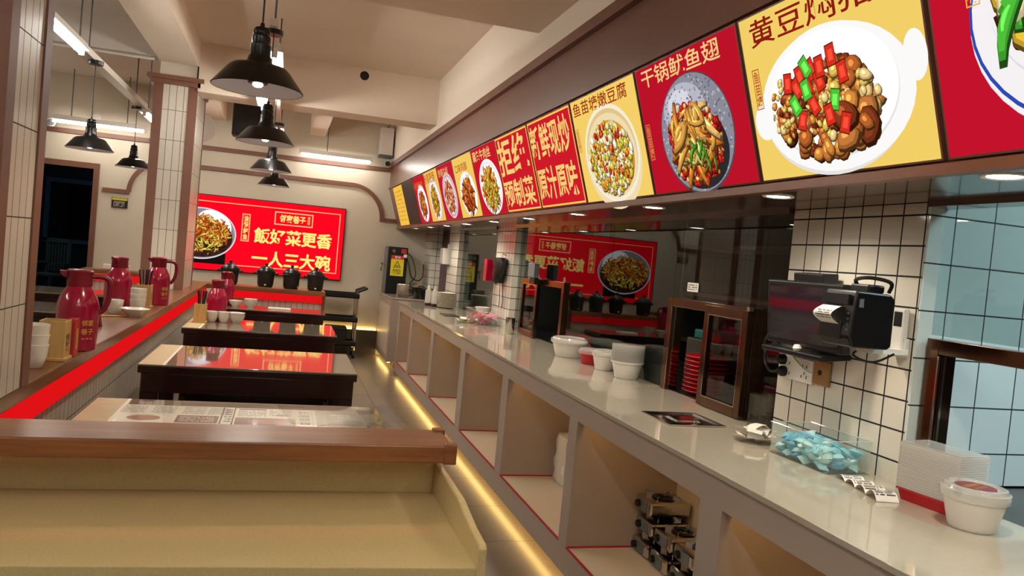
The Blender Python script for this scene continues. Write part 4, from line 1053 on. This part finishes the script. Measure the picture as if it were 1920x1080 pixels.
# crumpled receipts
def crumple(seed, w=.028, l=.055):
    r_ = random.Random(seed); b = MB(); n = 7; a = r_.uniform(.4, 1.4); ph = r_.uniform(0, 6)
    P = [(-l+2*l*i/n, .012+.010*sin(a*i+ph)+r_.uniform(0, .004)) for i in range(n+1)]
    for (y0, z0), (y1, z1) in zip(P, P[1:]): b.face([(-w, y0, z0), (w, y0, z0+.004), (w, y1, z1+.004), (-w, y1, z1)])
    return b
for nm, (cx, cy), nn, lb, g in (('a', (1.70, 2.42), 9, 'crumpled white receipt in the pile left of the blue sachet box', 'crumpled receipts by the tiled wall'), ('b', (1.56, 6.62), 7, 'crumpled white receipt in the pile left of the pink sachet box', 'crumpled receipts by the pink sachet box')):
    for i in range(nn):
        o = obj('crumpled_receipt', crumple(i+nn), PAPER); a = rg.uniform(0, 6.3); q = rg.uniform(0, .05)
        put(o, (cx+q*cos(a), cy+q*1.4*sin(a), ZC+.0045*i), lb, 'receipt', g, rg.uniform(0, 6))
# steel pan
b = MB(); w, d = .125, .125
def ringf(x0, y0, z0, x1, y1, z1):
    A_ = [(-x0, -y0, z0), (x0, -y0, z0), (x0, y0, z0), (-x0, y0, z0)]; B_ = [(-x1, -y1, z1), (x1, -y1, z1), (x1, y1, z1), (-x1, y1, z1)]
    for i in range(4): b.face([A_[i], A_[(i+1) % 4], B_[(i+1) % 4], B_[i]])
ringf(w, d, .003, w, d, .008); ringf(w, d, .008, w-.016, d-.016, .009); ringf(w-.016, d-.016, .009, w-.026, d-.026, .002); ringf(w-.026, d-.026, .002, .055, .05, .0025); ringf(.055, .05, .0025, .045, .04, .008)
b.face([(-.045, -.04, .008), (.045, -.04, .008), (.045, .04, .008), (-.045, .04, .008)])
o = obj('steel_pan', b, STEEL, smooth=False); put(o, (1.595, 2.775, ZC-.0025), 'shallow square steel pan cover lying on the worktop before the hatch', 'pan')
# tubs A-D
t = round_tub('white round tub carrying a tall stack of clear lids', (1.83, 3.83, ZC), .088, .095, False)
li = obj('clear_cover', MB().lathe([(.088, 0), (.09, .004), (.09, .014), (.082, .016), (.001, .016)], 40, close=False), MILKY, smooth=True)
for i in range(11):
    o = li if i == 0 else li.copy()
    if i: COL.objects.link(o)
    put(o, (1.83, 3.83, ZC+.09+.0078*i), 'clear round lid %s in the stack on the white tub' % nth(i, 11).rstrip(','), 'lid', 'clear lids stacked on the white tub')
round_tub('small white tub with a loose cover between the red tub and the lid stack', (1.82, 4.11, ZC), .075, .09, True)
round_tub('small red tub with clear white lid beside the large white tub', (1.815, 4.32, ZC), .07, .07, True, False, REDTRAY)
round_tub('large wide white tub with lid farthest in the row of tubs', (1.79, 4.62, ZC), .115, .1, True)
# acrylic holder
b = MB(); b.box(-.012, .012, -.06, -.056, 0, .15); b.box(-.012, .012, .056, .06, 0, .15); b.box(-.014, -.012, -.06, .06, 0, .15); b.box(.012, .014, -.06, .06, 0, .15)
o = obj('acrylic_holder', b, CLEAR); put(o, (1.87, 2.66, ZC), 'clear acrylic card holder standing left of the white tiled wall', 'card holder')
lathe_thing('steel_cup', 'tall polished steel cup before the middle tiled pillar', 'cup', [(.001, 0), (.034, 0), (.036, .004), (.038, .125), (.036, .126), (.033, .006), (.001, .005)], STEEL, (1.755, 5.86, ZC))
round_tub('small white round tub behind the pink sachet box', (1.83, 7.05, ZC), .07, .12, False)
o = obj('flat_tray', MB().box(-.07, .07, -.13, .13, 0, .006), BLACK, bev=.002); put(o, (1.57, 7.3, ZC), 'flat dark tray on the worktop near the plate stacks', 'tray')
# plate stacks
PL = [(.001, .002), (.06, 0), (.075, .003), (.112, .016), (.11, .018), (.072, .006), (.001, .005)]
p0 = lathe_thing('oval_plate', 'cream plate in the larger stack near the far end of the worktop', 'plate', PL, CREAMPL, (1.735, 8.26, ZC), 'cream plates in the larger stack', 36, .95, 1.15)
p0['label'] = 'cream plate lowest in the larger stack near the far end of the worktop'
for i in range(1, 13): clone(p0, (1.735, 8.26, ZC+.0125*i), 'cream plate %s in the larger stack on the worktop' % nth(i, 13).rstrip(','))
p1 = clone(p0, (1.66, 8.55, ZC), 'cream plate in the smaller stack behind the larger one', 'cream plates in the smaller stack'); p1.scale = (.8, .8, 1)
p1['label'] = 'cream plate lowest in the smaller stack behind the larger one'
for i in range(1, 11): c = clone(p1, (1.66, 8.55, ZC+.0125*i), 'cream plate %s in the smaller stack behind' % nth(i, 11).rstrip(','))
def bottle(label, p):
    t = thing('squeeze_bottle', label, 'bottle', p, 0, 'squeeze bottles by the plates')
    obj('bottle_body', MB().lathe([(.033, .03), (.034, .05), (.034, .16), (.028, .178), (.014, .184)], 24), MILK2, t, True)
    obj('sauce', MB().lathe([(.001, 0), (.031, 0), (.033, .004), (.033, .03)], 24), pbr('dark_sauce', '3a1420', .3), t, True)
    obj('nozzle', MB().lathe([(.016, .182), (.014, .196), (.005, .225), (.003, .228)], 16), WHITE, t, True)
bottle('left squeeze bottle with dark sauce at the far end of the worktop', (1.56, 8.45, ZC)); bottle('right squeeze bottle with dark sauce at the far end of the worktop', (1.615, 8.36, ZC))
# far end: boiler, basin, hoses
t = thing('water_boiler', 'black water boiler with a yellow caution sticker on the end counter', 'water boiler', (1.435, 10.36, .8755))
obj('cabinet', MB().box(-.13, .13, -.16, .2, 0, .62), BLACKM, t, bev=.01)
obj('side_sheet', MB().box(-.134, -.13, -.15, .19, .02, .6), GREYP, t)
st = obj('caution_sticker', MB().box(-.085, .085, -.1612, -.1602, .24, .51), YELLOWST, t)
b = MB(); b.box(-.085, .085, -.1625, -.1613, .46, .51); obj('red_header', b, REDST, st)
b = MB()
put_text(b, '高温危险\n小心烫伤', -.055, .055, .26, .33, 0, 0, .012)
tri = [(-.05, .35), (.05, .35), (0, .44)]; tr2 = [(-.036, .357), (.036, .357), (0, .425)]
for i in range(3): j = (i+1) % 3; b.face([(*tri[i], 0), (*tri[j], 0), (*tr2[j], 0), (*tr2[i], 0)])
b.ell(0, .372, .024, .006, 0); b.xf(Matrix(((1, 0, 0, 0), (0, 0, 1, -.1618), (0, 1, 0, 0), (0, 0, 0, 1)))); obj('sticker_print', b, BLACK, st)
b = MB(); put_text(b, '警告', -.04, .04, .47, .5, 0, 0, .012); b.xf(Matrix(((1, 0, 0, 0), (0, 0, 1, -.163), (0, 1, 0, 0), (0, 0, 0, 1)))); obj('header_print', b, WHITE, st)
obj('dial', MB().lathe([(.028, 0), (.024, .02)], 20).xf(Matrix.Translation((-.06, -.16, .565)) @ Matrix.Rotation(R(90), 4, 'X')), STEEL, t, True)
obj('red_switch', MB().box(.04, .11, -.164, -.16, .54, .6), REDST, t); obj('white_label', MB().box(.075, .12, -.163, -.16, .49, .53), WHITE, t)
obj('tap', MB().tube([(-.13, -.02, .36), (-.18, -.02, .36), (-.19, -.02, .34), (-.19, -.02, .29)], .011, 8), STEEL, t, True); obj('tap_knob', MB().box(-.2, -.17, -.035, -.005, .37, .4), STEEL, t)
for i, pts in enumerate(([(.13, -.1, .55), (.19, -.12, .5), (.24, -.12, .38), (.26, -.1, .25), (.2, -.06, .14), (.3, -.06, .16)], [(.13, -.12, .48), (.16, -.16, .38), (.2, -.18, .24), (.3, -.12, .2), (.36, -.1, .26), (.36, -.08, .42)])):
    obj('hose', MB().tube(pts, .008, 8), GREEN if i == 0 else BLACK, t, True)
lathe_thing('green_basin', 'small dark green basin beside the water boiler', 'basin', [(.001, .002), (.05, 0), (.07, .09), (.066, .09), (.048, .006), (.001, .006)], pbr('dark_green', '1c2a20', .4), (1.67, 10.1, .8755))
t = thing('oval_basin', 'long black basin on the end counter behind the bottles', 'basin', (1.72, 9.6, .8755), 0)
obj('basin_body', MB().lathe([(.001, .002), (.12, 0), (.16, .13), (.155, .13), (.116, .006), (.001, .006)], 36, sx=1, sy=1.3, close=False), BLACK, t, True)
for s_ in (-1, 1): obj('handle', MB().tube([(-.04, s_*.2, .12), (-.03, s_*.24, .14), (.03, s_*.24, .14), (.04, s_*.2, .12)], .008, 8), BLACK, t, True)
t = thing('steel_canister', 'square steel canister with black handle beside the bottles', 'canister', (1.44, 9.53, .8755))
obj('canister_body', MB().box(-.07, .07, -.05, .07, 0, .17), STEEL, t, bev=.006)
obj('handle', MB().tube([(.07, -.02, .03), (.115, -.02, .05), (.12, -.02, .12), (.07, -.02, .15)], .01, 8), BLACK, t, True)
# fittings on pillars
t = thing('paper_dispenser', 'white paper dispenser on the far tiled pillar', 'dispenser', (1.82, 8.98, 1.34))
obj('case', MB().box(-.05, .046, -.09, .09, 0, .19), MILK2, t, bev=.008); obj('roll', MB().lathe([(.035, .01), (.035, .17)], 20), PAPER, t, True); obj('hook', MB().box(.02, .046, -.02, .02, .19, .24), WHITE, t)
o = obj('red_box', MB().box(-.055, .055, -.05, .05, 0, .2), REDP, bev=.006); put(o, (1.81, 6.81, 1.25), 'red wall box on the middle tiled pillar left of the black bag', 'box')
b = MB(); n = 10; rg = random.Random(21)
for ring in range(7):
    z = .23-.036*ring; rr = .085+.025*sin(ring*.9)
    for k in range(n): a = 2*pi*k/n; b.v.append((-.055+.05*cos(a)*rg.uniform(.85, 1.1), rr*1.25*sin(a)*rg.uniform(.85, 1.15), z+rg.uniform(-.008, .008)))
for ring in range(6):
    for k in range(n): k2 = (k+1) % n; b.f.append((ring*n+k, ring*n+k2, (ring+1)*n+k2, (ring+1)*n+k)); b.m.append(0)
b.f.append(tuple(range(n))[::-1]); b.f.append(tuple(range(6*n, 7*n))); b.m += [0, 0]
t = thing('black_bag', 'black plastic bag hanging on the middle tiled pillar', 'bag', (1.866, 6.53, 1.235))
obj('bag_body', b, BLACK, t, True); obj('hook', MB().tube([(0, 0, .26), (-.03, 0, .27), (-.04, 0, .25), (-.045, 0, .21)], .006, 6), STEEL, t)
for k in range(3): obj('cord', MB().tube([(-.03, -.06+.05*k, .02), (-.02, -.05+.05*k, -.06), (-.015, -.07+.06*k, -.14), (-.01, -.03+.05*k, -.2)], .003, 6), BLACK if k != 1 else WHITE, t)
t = thing('payment_terminal', 'small grey screen box fixed to the hatch frame beside the middle pillar', 'terminal', (1.853, 5.66, 1.34))
obj('screen_body', MB().box(-.03, .01, -.08, .08, 0, .11), GREYP, t, bev=.004); obj('mount', MB().box(-.02, .01, -.07, .05, -.05, 0), BLACK, t, bev=.003)
o = obj('paper_label', MB().box(-.0006, .0006, -.052, .052, -.022, .022), PAPER); put(o, (1.914, 3.36, 1.405), 'small white printed label stuck on the dark glass', 'label')
b = MB(); bars(b, -.045, .045, -.016, .016, 0, 0, 3, .55, 31); b.xf(Matrix(((0, 0, -1, -.0009), (-1, 0, 0, 0), (0, 1, 0, 0), (0, 0, 0, 1)))); obj('print', b, INK, o)
# monitor and printer on the tiled wall
t = thing('order_monitor', 'dark order monitor mounted on the white tiled wall', 'monitor', (1.80, 2.31, 1.245)); t.rotation_euler = (0, R(-5.4), 0)
obj('case', MB().box(-.035, .0, -.205, .205, 0, .232), BLACK, t, bev=.006)
obj('screen', MB().box(-.037, -.0352, -.19, .19, .02, .215), pbr('dark_screen_glass', '191924', .03, coat=1.0), t)
obj('mount_arm', MB().box(0, .066, -.06, .1, .05, .26), BLACK, t, bev=.004)
obj('keyboard_tray', MB().box(-.06, .06, -.14, .2, -.03, -.012), BLACK, t, bev=.003)
obj('white_plug', MB().lathe([(.012, 0), (.016, .01), (.01, .022)], 12).xf(Matrix.Translation((-.045, .01, -.012))), WHITE, t, True)
t = thing('receipt_printer', 'black receipt printer with paper sticking out beside the monitor', 'printer', (1.703, 1.94, 1.29))
b = MB(); b.prism([(-.115, .03), (-.1, .0), (.03, .0), (.04, .012), (.04, .15), (.02, .165), (-.1, .168), (-.105, .14)], 'y', -.067, .067); obj('case', b, BLACKM, t, bev=.006)
obj('front_panel', MB().box(-.117, -.108, -.052, .062, .125, .155), BLACK, t); obj('lower_door', MB().box(-.118, -.11, -.03, .064, .02, .075), BLACK, t, bev=.003)
b = MB(); P = [(-.108+.0, .118)]+[(-.118-.032*sin(pi*k/10)*1.0, .117-.052*k/10) for k in range(11)]
for (x0, z0), (x1, z1) in zip(P, P[1:]): b.face([(x0, -.025, z0), (x0, .055, z0), (x1, .055, z1), (x1, -.025, z1)])
pp = obj('paper_tongue', b, PAPER, t, True)
b = MB(); bars(b, -.02, .045, .02, .07, 0, 0, 4, .45, 33); b.v = [(-.1195-.032*sin(pi*(1-(z if False else y)/.09)), x, .066+.052*(y/.09)) for x, y, z in b.v]; obj('paper_print', b, INK, pp)
for k in range(4): obj('indicator', MB().box(-.1155, -.114, -.058, -.052, .05+.016*k, .054+.016*k), GREYP, t)
obj('side_badge', MB().box(-.09, -.075, -.069, -.067, .12, .145), GREYP, t)
obj('cable', MB().tube([(.0, .03, .17), (-.02, .04, .2), (-.02, -.02, .21), (.03, -.05, .2), (.035, -.04, .17)], .006, 8), BLACK, t, True); obj('power_block', MB().box(-.03, .03, -.03, .05, .165, .19), BLACK, t, bev=.006)
obj('wall_bracket', MB().box(.0, .15, -.02, .03, -.016, .0), WHITE, t)
obj('lower_cable', MB().tube([(.02, .02, 0), (.0, .04, -.03), (.04, .0, -.045), (.08, -.04, -.012)], .004, 6), BLACK, t, True)
t = thing('remote_control', 'white remote control in a holder on the white tiled wall', 'remote control', (1.864, 1.957, 1.265))
obj('holder', MB().box(-.022, .0, -.028, .028, 0, .06), WHITE, t, bev=.003); obj('remote_body', MB().box(-.028, -.006, -.023, .023, .012, .15), WHITE, t, bev=.004); obj('display', MB().box(-.0292, -.028, -.016, .016, .095, .14), BLACK, t)
t = thing('wall_socket', 'white double wall socket with two black plugs on the tiled wall', 'socket', (1.8655, 2.445, 1.105))
obj('plate', MB().box(-.012, 0, -.095, .095, 0, .088), WHITE, t, bev=.003)
for y in (.05, -.05):
    b = MB()
    for (dy, z, w_, h_) in ((-.012, .06, .004, .012), (.012, .06, .004, .012), (0, .035, .003, .012), (-.014, .022, .004, .012), (.014, .022, .004, .012)): b.box(-.0128, -.012, y+dy-w_/2, y+dy+w_/2, z-h_/2, z+h_/2)
    obj('socket_holes', b, BLACK, t)
for z, y in ((.07, .075), (.025, .065)):
    pl = obj('plug', MB().lathe([(.02, 0), (.02, .016), (.01, .03)], 16).xf(Matrix.Translation((-.012, y, z)) @ Matrix.Rotation(R(-90), 4, 'Y')), BLACK, t, True)
    obj('cord', MB().tube([(-.04, y, z), (-.055, y+.03, z-.005), (-.06, y+.06, z+.03), (-.06, y+.05, z+.08), (-.045, y-.02, z+.125)], .005, 8), BLACK, pl, True)
obj('white_cable', MB().tube([(-.05, .06, .14), (-.03, .0, .09), (-.02, -.06, .05), (-.013, -.1, .04)], .004, 8), WHITE, t, True)
t = thing('brass_socket', 'brass coloured wall plate next to the white double socket', 'socket', (1.8655, 2.305, 1.112))
obj('plate', MB().box(-.012, 0, -.043, .043, 0, .088), BRASS, t, bev=.003); obj('round_hole', MB().lathe([(.01, 0), (.01, .001)], 16).xf(Matrix.Translation((-.012, .005, .045)) @ Matrix.Rotation(R(-90), 4, 'Y')), BLACK, t)
# things in the shelf bays
def stove(label, p, rz=0):
    t = thing('portable_stove', label, 'stove', p, rz, 'portable stoves in the nearest shelf bay')
    obj('stove_body', MB().box(-.1, .1, -.078, .078, .006, .07), STEEL, t, bev=.012)
    obj('front_plate', MB().box(-.102, -.1, -.045, .06, .014, .06), GREYP, t); obj('knob', MB().lathe([(.017, 0), (.015, .016)], 18).xf(Matrix.Translation((-.102, .03, .038)) @ Matrix.Rotation(R(-90), 4, 'Y')), BLACK, t, True)
    obj('burner', MB().lathe([(.05, .0705), (.052, .074), (.03, .078), (.028, .072)], 24, close=False), BLACK, t, True)
    for a in (0, 90, 180, 270):
        x, y = .062*cos(R(a+45)), .062*sin(R(a+45)); obj('pan_support', MB().box(-.018, .018, -.002, .002, .07, .088).xf(Matrix.Translation((x, y, 0)) @ Matrix.Rotation(R(a+45), 4, 'Z')), STEEL, t)
    return t
ss = None
for ci, (x, y, n, w_) in enumerate(((1.725, 3.1, 3, 'rear'), (1.725, 2.92, 2, 'middle'), (1.725, 2.74, 2, 'front'))):
    for k in range(n):
        nm = ('lowest', 'middle', 'top')[k] if n == 3 else ('lower', 'upper')[k]
        lb = nm+' steel portable stove of the %s stack in the shelf bay' % w_
        P = (x+(.012 if k == 1 else 0), y, .192+.0935*k)
        if ss is None: ss = stove(lb, P)
        else: dup(ss, P, R(rg.uniform(-3, 3)), lb)
g = 'portable stoves in a far shelf bay'
for k in range(3): dup(ss, (1.70, 6.52, .192+.0935*k), 0, ('lowest', 'middle', 'top')[k]+' steel stove in the third shelf bay farther along', g)
b = MB().box(-.1, .1, -.09, .09, 0, .29); t = thing('plastic_bag_bundle', 'soft white bundle of plastic bags standing in the second shelf bay', 'bag bundle', (1.70, 4.15, .192))
bb = MB(); nx = 14; rg2 = random.Random(2)
for ring in range(9):
    z = .285*ring/8
    for k in range(nx):
        a = 2*pi*k/nx; sq = max(abs(cos(a)), abs(sin(a))); bb.v.append((.1*cos(a)/sq*rg2.uniform(.92, 1.05)*(.92 if ring in (0, 8) else 1), .085*sin(a)/sq*rg2.uniform(.92, 1.05)*(.92 if ring in (0, 8) else 1), z+rg2.uniform(-.006, .006)*(ring not in (0,))))
for ring in range(8):
    for k in range(nx): k2 = (k+1) % nx; bb.f.append((ring*nx+k, ring*nx+k2, (ring+1)*nx+k2, (ring+1)*nx+k)); bb.m.append(0)
bb.f.append(tuple(range(nx))[::-1]); bb.f.append(tuple(range(8*nx, 9*nx))); bb.m += [0, 0]
obj('bag', bb, MILK2, t, True); obj('paper_core', MB().box(-.085, .085, -.07, .07, .01, .27), WHITE, t, bev=.01)

# ------------------------------------------------------------------ kitchen behind the glass
t = thing('kitchen_worktop', 'steel kitchen worktop behind the serving glass', 'worktop', (2.3, 5.6, 0))
obj('top', MB().box(-.36, .4, -3.0, 3.2, .845, .87), KSTEEL, t); obj('front', MB().box(-.36, -.33, -3.0, 3.2, 0, .845), DARKCAB, t)
t = thing('kitchen_worktop', 'steel kitchen worktop behind the right hand hatch', 'worktop', (2.3, .6, 0))
obj('top', MB().box(-.36, .4, -1.2, 1.3, .845, .87), KSTEEL, t); obj('front', MB().box(-.36, -.33, -1.2, 1.3, 0, .845), DARKCAB, t)
t = thing('kitchen_shelf', 'dark kitchen shelving standing behind the glass', 'shelf', (3.6, 4.5, 0))
for z in (.9, 1.3, 1.7): obj('shelf_board', MB().box(-.25, .25, -1.6, 1.6, z, z+.03), KSTEEL, t)
for y in (-1.58, 1.58): obj('upright', MB().box(-.25, .25, y-.02, y+.02, 0, 2.0), KSTEEL, t)
rp = lathe_thing('red_plate', 'red plate in the stack seen through the hatch opening', 'plate', [(.001, .002), (.07, 0), (.09, .004), (.12, .02), (.118, .023), (.085, .008), (.001, .006)], REDPLATE, (2.08, 3.42, .8705), 'red plates behind the hatch')
rp['label'] = 'red plate lowest in the stack seen through the hatch opening'
for i in range(1, 9): clone(rp, (2.08, 3.42, .8705+.0215*i), 'red plate %s in the stack seen through the hatch' % nth(i, 9).rstrip(','))
o = obj('teal_crate', MB().box(-.12, .12, -.1, .1, 0, .05), pbr('teal_plastic', '0f7a70', .4), bev=.008); put(o, (2.35, 3.75, 1.12), 'teal plastic crate behind the red plate stack', 'crate')
o = obj('storage_box', MB().box(-.14, .14, -.14, .14, 0, .249), DARKCAB, bev=.008); put(o, (2.35, 3.75, .8705), 'dark storage box under the teal crate behind the hatch', 'box')
gp = clone(rp, (2.16, 2.76, 1.02), 'grey plate in the stack seen right of the sliding leaf', 'grey plates behind the hatch'); gp.data = rp.data.copy(); gp.data.materials[0] = pbr('grey_melamine', '8d8c90', .3)
gp['label'] = 'grey plate lowest in the stack right of the sliding leaf'
for i in range(1, 5): clone(gp, (2.16, 2.76, 1.02+.0215*i), 'grey plate %s in the stack right of the sliding leaf' % nth(i, 5).rstrip(','))
o = obj('maroon_crate', MB().box(-.13, .13, -.12, .12, 0, .149), REDD, bev=.008); put(o, (2.16, 2.76, .8705), 'dark red crate under the grey plate stack', 'crate')
PATT = pbr('patterned_porcelain', 'cfd2cf', .2, col2='3f4446', nscale=90)
pb = lathe_thing('patterned_bowl', 'lowest patterned bowl behind the right hand hatch', 'bowl', [(.001, .003), (.05, 0), (.055, .006), (.1, .05), (.125, .1), (.121, .101), (.095, .053), (.05, .01), (.001, .01)], PATT, (2.18, 1.52, .8705), 'patterned bowls behind the right hatch')
clone(pb, (2.18, 1.52, .915), 'middle patterned bowl behind the right hand hatch'); clone(pb, (2.18, 1.52, .96), 'top patterned bowl behind the right hand hatch')
t = thing('ceiling_light', 'cool ceiling light panel in the kitchen on the right', 'light', (2.9, .7, 2.6))
obj('frame', MB().box(-.32, .32, -.62, .62, -.03, 0), WHITE, t); obj('diffuser', MB().box(-.3, .3, -.6, .6, -.033, -.03), em('d8f0f6', 25.0), t)
